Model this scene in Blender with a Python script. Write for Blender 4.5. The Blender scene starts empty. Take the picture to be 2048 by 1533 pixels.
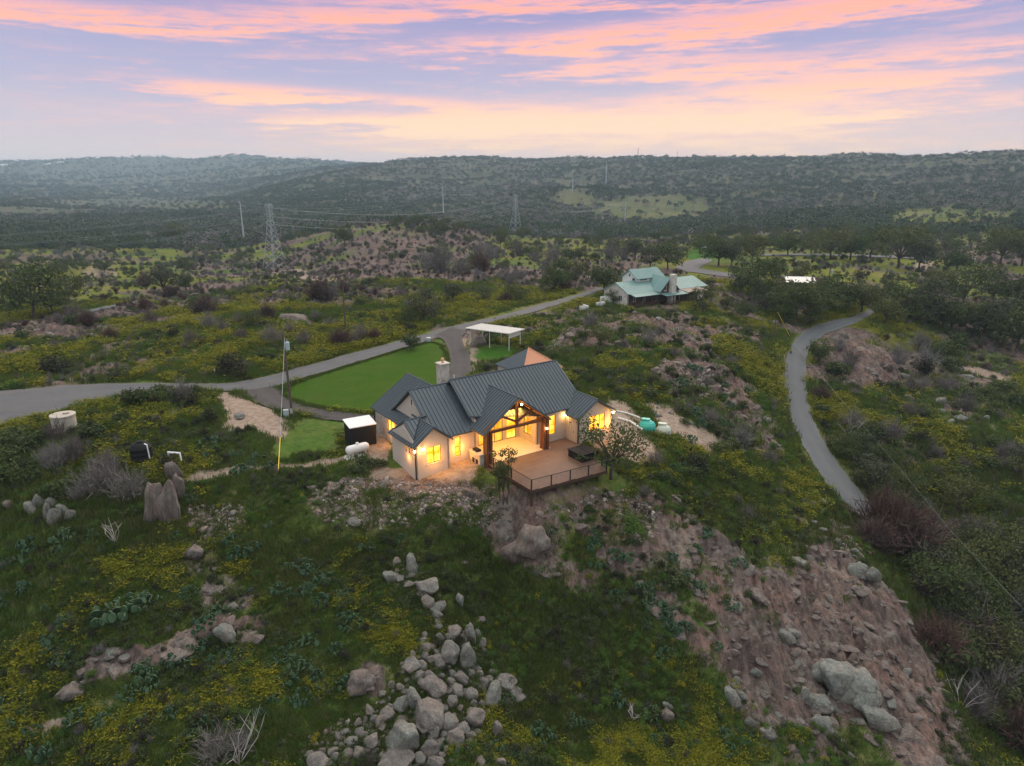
import bpy, math, random
import numpy as np
from mathutils import Vector
R = math.radians
rng = np.random.default_rng(7)
rnd = random.Random(11)
S = bpy.context.scene
COL = S.collection

# ------------------------------------------------------------------ camera
CH, PITCH, FPX = 27.0, R(16.5), 1365.33
cd = bpy.data.cameras.new('camera'); cam = bpy.data.objects.new('camera', cd); COL.objects.link(cam)
cd.sensor_width = 36; cd.lens = 24; cd.clip_start = .5; cd.clip_end = 40000
cam.location = (0, 0, CH); cam.rotation_euler = (R(90) - PITCH, 0, 0)
S.camera = cam
S.view_settings.view_transform = 'Standard'; S.view_settings.look = 'None'
S.view_settings.exposure = 1.87; S.view_settings.gamma = 1
S.cycles.max_bounces = 6; S.cycles.diffuse_bounces = 3; S.cycles.glossy_bounces = 2
S.cycles.transmission_bounces = 3; S.cycles.transparent_max_bounces = 6; S.cycles.volume_bounces = 0
S.cycles.use_denoising = True
S.cycles.sample_clamp_indirect = 4

# ------------------------------------------------------------------ node helper
class NT:
    def __init__(s, tree): s.t = tree; tree.nodes.clear()
    def n(s, typ, **kw):
        nd = s.t.nodes.new(typ); ins = kw.pop('ins', {})
        for k, v in kw.items(): setattr(nd, k, v)
        for k, v in ins.items(): s.set(nd.inputs[k], v)
        return nd
    def set(s, sock, v):
        if isinstance(v, bpy.types.NodeSocket): s.t.links.new(v, sock)
        elif isinstance(v, bpy.types.Node): s.t.links.new(v.outputs[0], sock)
        else:
            if sock.type == 'RGBA' and len(v) == 3: v = (*v, 1)
            sock.default_value = v
    def m(s, op, a, b=None, c=None, clamp=False):
        nd = s.n('ShaderNodeMath', operation=op, use_clamp=clamp)
        for i, v in enumerate((a, b, c)):
            if v is not None: s.set(nd.inputs[i], v)
        return nd.outputs[0]
    def mix(s, f, a, b, blend='MIX'):
        nd = s.n('ShaderNodeMix', data_type='RGBA', blend_type=blend)
        s.set(nd.inputs[0], f); s.set(nd.inputs[6], a); s.set(nd.inputs[7], b)
        return nd.outputs[2]
    def ramp(s, f, stops, interp='LINEAR'):
        nd = s.n('ShaderNodeValToRGB'); s.set(nd.inputs[0], f); cr = nd.color_ramp; cr.interpolation = interp
        while len(cr.elements) < len(stops): cr.elements.new(.5)
        for e, (p, c) in zip(cr.elements, stops):
            e.position = p; e.color = (*c, 1) if len(c) == 3 else c
        return nd.outputs[0]
    def noise(s, vec, scale, detail=4, rough=.55, dist=0):
        nd = s.n('ShaderNodeTexNoise'); nd.inputs['Scale'].default_value = scale
        nd.inputs['Detail'].default_value = detail; nd.inputs['Roughness'].default_value = rough
        nd.inputs['Distortion'].default_value = dist
        if vec is not None: s.set(nd.inputs['Vector'], vec)
        return nd.outputs[0]
    def sm(s, v, lo, hi):
        nd = s.n('ShaderNodeMapRange', interpolation_type='SMOOTHSTEP')
        s.set(nd.inputs[0], v); s.set(nd.inputs[1], lo); s.set(nd.inputs[2], hi)
        return nd.outputs[0]

# ------------------------------------------------------------------ sky: dusk with rose and peach cloud streaks
world = bpy.data.worlds.new('World'); S.world = world; world.use_nodes = True
w = NT(world.node_tree)
tc = w.n('ShaderNodeTexCoord'); nv = w.n('ShaderNodeVectorMath', operation='NORMALIZE', ins={0: tc.outputs['Generated']})
sx = w.n('ShaderNodeSeparateXYZ', ins={0: nv.outputs[0]})
X, Y, Z = sx.outputs
az = w.m('MULTIPLY', w.m('ARCTAN2', X, Y), 57.2958)          # degrees, 0 straight ahead
el = w.m('MULTIPLY', w.m('ARCSINE', Z), 57.2958)
elp = w.m('MAXIMUM', el, 0.)
base = w.ramp(w.m('DIVIDE', elp, 90.), [(0, (.34, .290, .25)), (.012, (.33, .275, .255)), (.035, (.255, .215, .24)), (.075, (.165, .160, .235)),
                                        (.14, (.115, .108, .205)), (.3, (.40, .395, .40)), (1, (.74, .74, .71))])
sun_side = w.m('MULTIPLY_ADD', w.m('COSINE', w.m('MULTIPLY', w.m('SUBTRACT', az, 12.), 1 / 57.2958)), .5, .5)
base = w.mix(w.m('MULTIPLY', w.m('SUBTRACT', 1., sun_side), .65), base, (.30, .31, .32))
# thin cloud field: noise stretched along the horizon
cv = w.n('ShaderNodeCombineXYZ', ins={0: w.m('MULTIPLY', X, 2.3), 1: w.m('MULTIPLY', Y, 2.3),
         2: w.m('MULTIPLY', w.m('ADD', Z, w.m('MULTIPLY', X, -.018)), 25.)})
n1 = w.noise(cv.outputs[0], 1.0, 8, .62, .35)
n2 = w.noise(cv.outputs[0], 5.2, 8, .72, .2)
field = w.m('ADD', w.m('MULTIPLY', n1, .5), w.m('MULTIPLY', n2, .5))
# the larger streaks: (azimuth, elevation, half width, half height, tilt, strength)
STREAKS = [(5, 12.6, 15, .9, .005, .9), (-14, 11.5, 9, .5, .03, .6), (-22, 10.5, 15, .55, -.012, .75), (-33, 10.0, 8, .5, -.02, .6), (1, 9.6, 10, .7, .03, .85), (10, 10.3, 9, .8, .05, .6), (16, 10.6, 14, .8, .055, .85), (27, 11.7, 9, .5, .05, .5), (-14, 8.5, 6, .45, 0, .35),
           (-20, 6.35, 10, .5, -.035, .7), (-9, 5.7, 13, .5, -.02, .6), (5, 8.3, 12, .7, .01, .45), (14, 7.8, 12, .7, .02, .45), (2, 4.4, 18, .75, .005, 1.), (10, 4.1, 20, .9, .0, .7), (-11, 4.2, 7, .35, -.02, .5), (22, 6.4, 11, .7, .035, .8), (26, 4.9, 14, .9, .0, .45),
           (10, 2.7, 20, .8, .0, .7), (-2, 2.5, 9, .35, .005, .5), (32, 8.3, 10, .8, .02, .35), (-31, 7.9, 6, .35, 0, .3), (-37, 8.1, 6, .4, 0, .25), (36, 2.3, 6, .3, .03, .4)]
wob = w.m('MULTIPLY', w.m('SUBTRACT', n1, .5), 3.0); wob2 = w.m('MULTIPLY', w.m('SUBTRACT', n2, .5), 2.4)
elw = w.m('ADD', el, w.m('ADD', wob, wob2)); acc = None
for a0, e0, hw, hh, tl, st in STREAKS:
    da = w.m('SUBTRACT', az, float(a0))
    de = w.m('SUBTRACT', w.m('SUBTRACT', elw, float(e0)), w.m('MULTIPLY', da, tl))
    q = w.m('ADD', w.m('POWER', w.m('ABSOLUTE', w.m('DIVIDE', da, hw)), 2.), w.m('POWER', w.m('ABSOLUTE', w.m('DIVIDE', de, hh)), 2.))
    g = w.m('MULTIPLY', w.m('EXPONENT', w.m('MULTIPLY', q, -1.)), st)
    acc = g if acc is None else w.m('ADD', acc, g)
fade = w.sm(el, .2, 1.6)
dens = w.m('ADD', w.m('MULTIPLY', acc, w.m('MULTIPLY_ADD', w.sm(field, .38, .60), 1.15, .22)), w.m('MULTIPLY', w.sm(field, .45, .60), w.m('MULTIPLY', .42, w.m('MULTIPLY_ADD', sun_side, 1.6, -.8))))
dens = w.m('MULTIPLY', dens, fade)
pinkc = w.ramp(w.m('DIVIDE', elp, 90.), [(0, (.36, .27, .215)), (.06, (.335, .205, .215)), (.14, (.28, .155, .195)), (.3, (.40, .38, .38)), (1, (.70, .70, .67))])
hot = w.ramp(w.m('DIVIDE', elp, 16.), [(0, (.41, .30, .215)), (.24, (.44, .30, .19)), (.40, (.42, .225, .155)), (.7, (.41, .175, .125)), (1., (.37, .15, .135))])
c1 = w.mix(w.sm(dens, .0, .62), base, pinkc)
c2 = w.mix(w.m('MULTIPLY', w.sm(dens, .28, 1.1), 1.), c1, hot)
glow = w.m('EXPONENT', w.m('MULTIPLY', w.m('ADD', w.m('POWER', w.m('ABSOLUTE', w.m('DIVIDE', w.m('SUBTRACT', az, 12.), 22.)), 2.), w.m('POWER', w.m('ABSOLUTE', w.m('DIVIDE', w.m('SUBTRACT', el, 2.6), 3.6)), 2.)), -1.))
c3 = w.mix(w.m('MULTIPLY', glow, .45), c2, (.43, .285, .205))
c3 = w.mix(w.sm(el, -.5, -6.), c3, (.10, .10, .11))
bg = w.n('ShaderNodeBackground', ins={0: c3, 1: .78})
nish = w.n('ShaderNodeTexSky'); nish.sky_type = 'NISHITA'; nish.sun_disc = False; nish.sun_elevation = R(-4); nish.sun_rotation = R(12)
bg2 = w.n('ShaderNodeBackground', ins={0: nish.outputs[0], 1: .08})
add = w.n('ShaderNodeAddShader', ins={0: bg.outputs[0], 1: bg2.outputs[0]})
w.n('ShaderNodeOutputWorld', ins={0: add.outputs[0]})

sd = bpy.data.lights.new('sun', 'SUN'); sun = bpy.data.objects.new('sun', sd); COL.objects.link(sun)
sd.energy = .6; sd.angle = R(30); sd.color = (1, .80, .68)
sun.rotation_euler = (R(-58), 0, R(-20))       # from the afterglow ahead, slightly right

# ------------------------------------------------------------------ pixel <-> world helpers (photo pixels, 2048 wide)
cp, sp = math.cos(PITCH), math.sin(PITCH)
def ray(u, v):
    dx = (np.asarray(u, float) - 1024) / FPX; dy = (766.5 - np.asarray(v, float)) / FPX
    return dx, cp + dy * sp, -sp + dy * cp
def proj(x, y, z):
    q = y * cp - (z - CH) * sp; up = y * sp + (z - CH) * cp
    q = np.maximum(q, .01)
    return 1024 + FPX * x / q, 766.5 - FPX * up / q
def P(u, v, z):
    d = ray(u, v); t = (z - CH) / d[2]
    return np.array([d[0] * t, d[1] * t, z])
HAZ = R(55); HA = np.array([math.sin(HAZ), math.cos(HAZ)]); HB = np.array([-math.cos(HAZ), math.sin(HAZ)]); HO = P(833, 961, 0)[:2]
def HW(a, b): p = HO + HA * a + HB * b; return float(p[0]), float(p[1])
def hlocal(x, y): return (x - HO[0]) * HA[0] + (y - HO[1]) * HA[1], (x - HO[0]) * HB[0] + (y - HO[1]) * HB[1]

# ------------------------------------------------------------------ terrain
def dpt(u, v, r):     # control from pixel and horizontal distance
    d = ray(u, v); k = r / math.hypot(d[0], d[1]); return (d[0] * k, d[1] * k, CH + d[2] * k)
CP = []
for u, v, z in [(1024, 1533, -9), (700, 1533, -8), (300, 1533, -7), (0, 1533, -9), (1500, 1533, -13), (1300, 1300, -8.5), (1100, 1250, -7), (850, 1350, -6.6), (600, 1300, -5), (400, 1250, -4.5),
    (400, 1100, -2.6), (100, 1050, -1.6), (0, 1250, -6), (-300, 1300, -8), (335, 1030, -1), (600, 1100, -2.4), (800, 1100, -2.8), (1000, 1100, -4.4), (760, 1010, -.7), (920, 1000, -.5), (640, 970, 0), (500, 960, .1),
    (285, 922, .2), (132, 865, 0), (0, 900, -.3), (-200, 900, -1), (420, 880, .5), (320, 800, 1.6), (400, 810, 1.2), (585, 835, 0), (520, 775, 0), (0, 850, -.2), (0, 775, -.2), (-300, 800, -1), (260, 770, 0), (600, 745, 0), (720, 830, .3), (700, 720, .3), (800, 690, .3), (900, 665, .3),
    (1000, 645, .2), (1180, 590, -.6), (1040, 700, .3), (1130, 720, .2), (1140, 640, 0), (1295, 860, -.6), (1240, 800, 0), (1400, 750, -1.2), (1300, 700, -.2), (1500, 720, -3.5), (1350, 870, -1.4), (1430, 850, -3.2), (1520, 880, -6.2),
    (1400, 950, -3.4), (1330, 960, -2.2), (1490, 960, -5.6), (1500, 1060, -6.4), (1590, 1060, -8.6), (1250, 1050, -3), (1150, 1060, -3.), (1390, 1130, -5.6), (1600, 1250, -10), (1700, 1400, -13), (1500, 1300, -9.8), (1550, 900, -7.2), (1600, 950, -8.6), (1660, 1030, -10.4),
    (1730, 640, -4.6), (1640, 660, -5.2), (1590, 720, -6.6), (1595, 800, -8.6), (1650, 900, -10.8), (1740, 1030, -13.6), (1300, 610, -1), (1255, 614, -1), (1400, 610, -1.4), (1170, 640, 0), (1450, 640, -2.6), (1560, 640, -4.2), (1520, 660, -3.8),
    (1850, 700, -9.5), (1750, 750, -8.6), (2000, 850, -13.5), (2000, 1000, -17), (1850, 1000, -16.5), (1800, 850, -11.4), (2048, 700, -11), (2300, 800, -14), (1900, 620, -8), (2150, 600, -10), (1850, 540, -8), (1700, 540, -4), (1575, 575, -2), (1600, 525, -3), (1450, 540, -2),
    (1400, 522, -2), (1000, 560, -2), (1100, 600, -1.2), (800, 600, -1), (600, 600, -.6), (700, 565, -3), (450, 560, -8), (300, 620, -3), (100, 620, -3.5), (100, 700, -1), (300, 700, 0), (500, 680, 0), (-300, 650, -4), (-300, 550, -12), (150, 540, -14),
    (1250, 540, -2), (1950, 1250, -19), (1850, 1120, -17), (2048, 1100, -19), (2048, 1450, -23), (2250, 1200, -22), (1960, 1400, -21.5)]:
    CP.append(P(u, v, z))
for u, v, z in [(1765, 1195, -11.8), (1700, 1100, -10.6), (1850, 1340, -14.), (1935, 1500, -17)]: CP.append(P(u, v, z))
for a, b, z in [(7, -8.3, -1.0), (11, -9, -.9), (15.4, -9.3, -.8), (18, -6, -.3), (5.5, -4, -.1), (3, -1.5, .05), (-1, -.6, -.1), (0, 4, .2), (-2, 9, .2), (10, 15, .4), (24, 0, 0), (24, 8, .1), (10, 5, .4), (18, 5, .3), (7, -11, -1.9), (12, -12, -2.1)]: CP.append(np.array([*HW(a, b), z]))
for u, v, r in [(550, 538, 365), (650, 505, 380), (800, 448, 430), (720, 460, 420), (880, 452, 440), (960, 480, 400), (800, 520, 300), (620, 540, 320), (486, 488, 576), (500, 500, 520), (200, 480, 640), (100, 450, 925), (100, 420, 1500), (350, 405, 1800), (350, 440, 1000), (0, 500, 560), (-300, 470, 700),
    (0, 395, 2300), (400, 395, 2300), (250, 360, 3600), (150, 322, 5600), (400, 319, 4500), (0, 326, 6000), (-400, 330, 6000), (560, 324, 3900), (700, 329, 3300), (740, 333, 3000), (550, 352, 3000), (-400, 400, 2300),
    (930, 321, 2000), (860, 324, 2000), (760, 336, 2000), (680, 352, 1800), (620, 372, 1600), (560, 390, 1500), (900, 375, 1500), (900, 425, 950), (900, 434, 824), (740, 400, 1150), (650, 430, 950), (1100, 326, 1900), (1200, 372, 1350), (1144, 386, 1060), (1050, 400, 1000), (1275, 327, 1700), (1400, 320, 1800), (1550, 321, 1750), (1700, 319, 1700), (1850, 321, 1650), (2048, 316, 1600), (2400, 318, 1600),
    (1700, 375, 1150), (2000, 375, 1100), (1450, 375, 1150), (1700, 430, 760), (2000, 425, 780), (2400, 430, 780), (1900, 470, 540), (1500, 470, 520), (1249, 452, 760), (1300, 425, 900), (1350, 400, 1000), (1100, 480, 440), (1200, 500, 370), (1031, 471, 583), (1600, 500, 370), (2048, 500, 420), (2400, 520, 420), (1000, 445, 700)]:
    CP.append(np.array(dpt(u, v, r)))
for u, v, r in [(930, 345, 3600), (1200, 350, 3400), (1600, 345, 3300), (2048, 345, 3200), (400, 345, 8200), (0, 347, 9500), (1300, 355, 9000), (2200, 355, 9000), (800, 352, 9000)]: CP.append(np.array(dpt(u, v, r)))
for azd in (-80, -110, -150, 180, 150, 110, 80):
    for r, z in ((6, -13), (30, -13), (80, -14), (250, -15), (900, -18), (2500, 30), (8000, 60)): CP.append(np.array([r * math.sin(R(azd)), r * math.cos(R(azd)), z]))
for azd in (-50, -20, 10, 40): CP.append(np.array([8 * math.sin(R(azd)), 8 * math.cos(R(azd)), -12.5])); CP.append(np.array([20 * math.sin(R(azd)), 20 * math.cos(R(azd)), -11.]))
CP = np.array(CP)
def warp(x, y):
    r = np.sqrt(x * x + y * y) + 1e-6; ll = np.log(r)
    # the bearing wraps round behind the camera
    return np.stack([2.2 * x / r, 2.2 * y / r, ll], -1), r
_C, _r = warp(CP[:, 0], CP[:, 1])
_w = CP[:, 2] / (1 + _r / 150)
def _k(d2): return np.sqrt(d2 + .02)
_D = ((_C[:, None] - _C[None]) ** 2).sum(-1)
_A = np.zeros((len(CP) + 1,) * 2); _A[:-1, :-1] = _k(_D) - 2e-3 * np.eye(len(CP)); _A[-1, :-1] = 1; _A[:-1, -1] = 1
_coef = np.linalg.solve(_A, np.append(_w, 0))
def zbase(x, y):
    x = np.atleast_1d(np.asarray(x, float)); y = np.atleast_1d(np.asarray(y, float)); sh = x.shape
    x, y = x.ravel(), y.ravel(); out = np.empty(len(x))
    for i in range(0, len(x), 60000):
        q, r = warp(x[i:i + 60000], y[i:i + 60000])
        d2 = (q ** 2).sum(1)[:, None] + (_C ** 2).sum(1)[None] - 2 * q @ _C.T
        out[i:i + 60000] = (_k(np.maximum(d2, 0)) @ _coef[:-1] + _coef[-1]) * (1 + r / 150)
    # house pad
    a, b = hlocal(x, y)
    da = np.maximum(np.maximum(-.3 - a, a - 23), 0); db = np.maximum(np.maximum(-.3 - b, b - 14), 0)
    m = np.clip(1 - np.hypot(da, db) / 2.5, 0, 1); m = m * m * (3 - 2 * m)
    pad = .42 - .42 * np.clip(1 - np.hypot(a, b) / 4.5, 0, 1)
    out = out * (1 - m) + pad * m
    return out.reshape(sh)
_T = np.random.default_rng(3).random((256, 256))
def vnoise(x, y, s=0):
    x = x + s * 17.31; y = y + s * 9.77
    xi = np.floor(x).astype(int); yi = np.floor(y).astype(int); fx = x - xi; fy = y - yi
    fx = fx * fx * (3 - 2 * fx); fy = fy * fy * (3 - 2 * fy)
    g = lambda i, j: _T[(xi + i) & 255, (yi + j) & 255]
    return (g(0, 0) * (1 - fx) + g(1, 0) * fx) * (1 - fy) + (g(0, 1) * (1 - fx) + g(1, 1) * fx) * fy
def fbm(x, y, s=0, o=4, gain=.5):
    t = 0; am = 1; tot = 0
    for i in range(o):
        t = t + am * vnoise(x, y, s + i); tot += am; am *= gain; x = x * 2.03; y = y * 2.03
    return t / tot
def ground_px(uv, fn, far=9500):
    uv = np.atleast_2d(np.asarray(uv, float)); d = ray(uv[:, 0], uv[:, 1])
    ts = np.exp(np.linspace(math.log(14), math.log(far), 420)); out = np.zeros((len(uv), 3))
    for i in range(0, len(uv), 150):
        D = [c[i:i + 150, None] for c in d]
        gx, gy, gz = D[0] * ts, D[1] * ts, CH + D[2] * ts
        below = gz < fn(gx, gy); below[:, -1] = True
        k = np.argmax(below, 1); k = np.maximum(k, 1)
        lo, hi = ts[k - 1], ts[k]
        for _ in range(12):
            mid = (lo + hi) / 2; px, py = d[0][i:i + 150] * mid, d[1][i:i + 150] * mid
            bl = CH + d[2][i:i + 150] * mid < fn(px, py); hi = np.where(bl, mid, hi); lo = np.where(bl, lo, mid)
        px, py = d[0][i:i + 150] * hi, d[1][i:i + 150] * hi
        out[i:i + 150] = np.stack([px, py, fn(px, py)], 1)
    return out

# ---- roads as edge pairs in photo pixels, turned into ground points
def resample(p, n):
    p = np.asarray(p, float); s = np.append(0, np.cumsum(np.linalg.norm(np.diff(p[:, :2], axis=0), axis=1)))
    t = np.linspace(0, s[-1], n); q = np.stack([np.interp(t, s, p[:, i]) for i in range(p.shape[1])], 1)
    for _ in range(max(2, n // 14)): q[1:-1] = .25 * q[:-2] + .5 * q[1:-1] + .25 * q[2:]
    return q
ROADS = {
 'paved_road': ([(-160, 797), (0, 783), (120, 771), (260, 766), (350, 767), (450, 768), (520, 757), (600, 735), (700, 708), (800, 682), (900, 654), (1000, 632), (1090, 607), (1175, 584), (1215, 570)],
                [(-160, 880), (0, 856), (60, 838), (130, 821), (240, 792), (350, 779), (470, 783), (545, 775), (600, 758), (700, 728), (800, 698), (900, 668), (1000, 643), (1090, 618), (1175, 592), (1215, 577)]),
 'gravel_road': ([(1742, 618), (1700, 636), (1660, 642), (1620, 655), (1588, 680), (1573, 710), (1567, 760), (1573, 810), (1590, 860), (1622, 920), (1660, 980), (1716, 1036)],
                 [(1750, 624), (1726, 641), (1690, 655), (1650, 668), (1622, 690), (1612, 715), (1612, 770), (1622, 830), (1645, 880), (1682, 935), (1722, 985), (1764, 1030)]),
 'asphalt_driveway': ([(905, 654), (937, 664), (921, 674), (928, 692), (938, 708), (943, 730), (941, 752), (925, 770)],
                      [(868, 672), (884, 678), (893, 690), (899, 705), (901, 720), (896, 740), (890, 757), (880, 768)]),
 'asphalt_loop': ([(478, 781), (495, 796), (530, 813), (570, 824), (610, 832), (660, 840), (700, 845), (770, 850)],
                  [(552, 771), (563, 783), (568, 793), (588, 803), (620, 814), (670, 822), (720, 827), (770, 831)]),
 'upper_road': ([(1350, 536), (1362, 528), (1380, 521), (1402, 517), (1412, 517)], [(1376, 545), (1392, 540), (1408, 530), (1424, 523), (1424, 518)]),
 'upper_lane': ([(1376, 533), (1420, 541), (1460, 547), (1500, 556)], [(1372, 543), (1415, 549), (1455, 554), (1495, 563)]),
 'far_lane': ([(1520, 509.5), (1600, 508.5), (1700, 510), (1800, 514), (1960, 518)], [(1520, 513), (1600, 512), (1700, 513.5), (1800, 517.5), (1960, 522)]),
 'creek_crossing': ([(175, 622), (210, 614), (245, 608), (275, 604)], [(180, 626), (213, 617.5), (249, 611), (278, 606.5)]),
}
RD = {}
_allc = []
for k, (l, r_) in ROADS.items():
    n = 150 if len(l) > 8 else 50
    L_ = ground_px(resample(l, n), zbase); R_ = ground_px(resample(r_, n), zbase); RD[k] = (L_, R_)
    c = (L_ + R_) / 2; hw = np.linalg.norm(L_ - R_, axis=1)[:, None] / 2; c, hw = c[::3], hw[::3]
    ok = np.linalg.norm(c[1:, :2] - c[:-1, :2], axis=1) < 40
    _allc.append(np.hstack([c[:-1, :2], c[1:, :2], (hw[:-1] + hw[1:]) / 2])[ok])
_allc = np.vstack(_allc)
LAWN = np.array([(566, 787), (580, 772), (612, 759), (700, 732), (800, 701), (862, 684), (880, 688), (890, 699), (896, 715), (894, 735), (889, 752), (880, 790), (800, 829), (720, 826), (670, 820.5), (620, 812.5), (590, 803), (571, 795)], float)
def road_d(x, y):
    x, y = x.ravel(), y.ravel(); out = np.full(len(x), 99.)
    idx = np.where((np.hypot(x, y) < 420))[0]
    for i in range(0, len(idx), 40000):
        j = idx[i:i + 40000]; px, py = x[j][:, None], y[j][:, None]
        ax, ay, bx, by, hw = _allc.T[:, None, :]
        dx, dy = bx - ax, by - ay; t = np.clip(((px - ax) * dx + (py - ay) * dy) / (dx * dx + dy * dy + 1e-9), 0, 1)
        out[j] = (np.hypot(px - ax - t * dx, py - ay - t * dy) - hw).min(1)
    return out
def inpoly(u, v, poly):
    ins = np.zeros(np.shape(u), bool); n = len(poly)
    for i in range(n):
        x1, y1 = poly[i]; x2, y2 = poly[(i + 1) % n]
        if y1 == y2: continue
        c = ((y1 > v) != (y2 > v)) & (u < (x2 - x1) * (v - y1) / (y2 - y1) + x1); ins ^= c
    return ins
# ---- land cover, one value per kind of ground: rock, yellow bloom, bare dirt, dark grass, woods, mown grass
BLOB = {  # centre u, v, half width, half height, rotation (degrees), strength
 'rock': [(1785, 1290, 260, 55, 60, 1.1), (1700, 1130, 120, 40, 55, .9), (1500, 1230, 330, 130, 42, 1.1), (1330, 1130, 200, 60, 30, .9), (1700, 1330, 230, 90, 52, 1.2), (1580, 1420, 150, 110, 45, .8), (1650, 1130, 150, 50, 55, 1.), (1180, 1010, 200, 40, 5, .8), (1040, 1060, 80, 60, 0, 1.), (700, 1005, 90, 60, 0, .8), (850, 1000, 130, 45, 0, .8), (430, 1045, 70, 40, 0, .6),
   (820, 490, 170, 42, -5, .62), (690, 590, 160, 22, 0, .6), (720, 540, 110, 22, 0, .7), (420, 580, 110, 16, -8, .5), (1000, 545, 100, 14, 0, .6), (1190, 655, 150, 32, 5, .7), (1290, 690, 110, 22, 20, .5), (1390, 760, 70, 60, 50, .7), (1480, 830, 110, 50, 45, .8), (1860, 770, 190, 70, 25, .6), (1960, 720, 110, 40, 10, .5), (1500, 1000, 90, 20, 45, .7), (1620, 1060, 90, 26, 50, .8),
   (330, 1290, 130, 26, -28, .9), (430, 1180, 55, 42, 30, .85), (480, 1262, 70, 28, -10, .8), (200, 1340, 70, 28, -30, .9), (390, 1105, 28, 42, -20, .7), (725, 1355, 34, 34, 0, .8), (70, 660, 110, 16, -5, .6), (330, 805, 60, 25, 0, .4), (320, 600, 70, 14, 0, .5), (1130, 1140, 120, 30, 25, .6), (1800, 1480, 160, 50, 45, 1.)],
 'yellow': [(300, 1130, 80, 40, 0, .6), (340, 1235, 50, 35, 0, .7), (60, 1335, 80, 40, 0, .5), (600, 1370, 80, 40, 0, .6), (20, 1470, 60, 50, 0, .7), (440, 1135, 40, 16, 0, .8), (745, 1235, 50, 60, 0, .6), (1290, 1500, 110, 40, 0, .5), (520, 1210, 60, 20, 0, .5), (700, 660, 200, 20, -8, .5), (430, 690, 260, 30, 0, .4), (1480, 760, 80, 60, 40, .6), (1560, 780, 30, 90, 0, .6), (1600, 1000, 50, 60, -30, .5), (1520, 1135, 45, 22, 25, .9), (1440, 1180, 40, 18, 40, .5), (1290, 740, 100, 40, 0, .4), (300, 510, 260, 20, 0, .4), (700, 455, 120, 12, 0, .5), (930, 470, 60, 14, 0, .6), (1500, 1230, 12, 40, 0, .6), (1500, 525, 210, 26, 0, .5), (1830, 560, 170, 18, 0, .5), (1350, 880, 60, 30, 0, .5), (30, 740, 60, 20, 0, .6), (900, 620, 260, 16, -8, .5), (1650, 1090, 60, 16, 45, .4)],
 'dirt': [(930, 945, 45, 28, -12, 1.2), (800, 962, 55, 20, 0, 1.), (880, 975, 90, 22, -10, .9), (1250, 880, 60, 30, 30, 1.), (1370, 850, 90, 22, 30, 1.), (1230, 830, 40, 22, 30, .9), (500, 830, 62, 26, 35, 1.2), (490, 846, 40, 12, -20, .9), (760, 905, 25, 45, 0, 1.), (720, 940, 30, 14, 0, .6), (920, 678, 14, 10, 30, .8), (948, 705, 10, 28, -10, .7), (960, 735, 30, 14, 0, .6), (590, 545, 60, 7, 5, .7), (650, 560, 60, 6, 8, .7), (200, 545, 40, 10, 0, .5), (1970, 750, 60, 8, 15, .8), (1850, 535, 30, 22, 70, .5), (1250, 632, 60, 8, 0, .6), (1320, 600, 120, 10, 0, .4), (330, 1275, 90, 14, -25, .5), (80, 1455, 40, 10, 0, .9), (1340, 835, 60, 14, 35, .9), (1390, 885, 60, 8, 30, .6), (1080, 1000, 80, 16, 0, .5), (190, 1425, 30, 20, 0, .4)],
 'dark': [(1100, 1280, 240, 170, 20, 1.), (1050, 1160, 130, 60, 0, .7), (300, 1050, 180, 70, 0, .7), (600, 1120, 220, 50, 0, .6), (560, 1230, 70, 60, 0, .6), (1290, 1350, 120, 120, 40, .6), (1440, 990, 110, 50, 40, .6), (150, 1000, 200, 60, 0, .6), (1300, 1480, 90, 40, 0, .4), (400, 860, 200, 40, 0, .4), (1300, 640, 120, 20, 0, .3), (1900, 1200, 300, 300, 0, .9), (1330, 745, 130, 36, 15, .4), (90, 1180, 150, 80, 0, .3)],
 'veg': [(1470, 1000, 120, 60, 40, .9), (1250, 1060, 60, 36, 20, .8), (1350, 1170, 70, 26, 25, .8), (1420, 1240, 60, 20, 20, .7), (1545, 1100, 50, 40, 0, .7), (1300, 950, 70, 30, 10, .9), (1380, 900, 90, 36, 30, .8), (1610, 1010, 40, 60, -40, .6), (1530, 1490, 90, 30, 0, .8), (1230, 1190, 60, 26, 20, .6), (1700, 1470, 60, 24, 40, .6), (1400, 1130, 50, 20, 30, .5), (1190, 970, 30, 20, 0, .6), (1120, 1010, 24, 14, 0, .5), (770, 1000, 40, 16, 0, .7), (860, 1040, 50, 16, 0, .6), (700, 960, 50, 12, 0, .5)],
 'mown': [(620, 880, 75, 36, 0, .5), (680, 850, 40, 20, 0, .45), (575, 905, 40, 30, 0, .4), (985, 705, 40, 16, 0, .7), (1540, 530, 140, 20, 0, .3), (300, 410, 190, 8, -2, .9), (1405, 512, 30, 14, 0, .9)],
}
PATHS = [([(380, 968), (460, 955), (540, 945), (640, 935), (730, 912)], 5), ([(1240, 830), (1320, 862), (1420, 850)], 7), ([(1560, 800), (1556, 770), (1566, 730), (1575, 705)], 2.5)]
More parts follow.
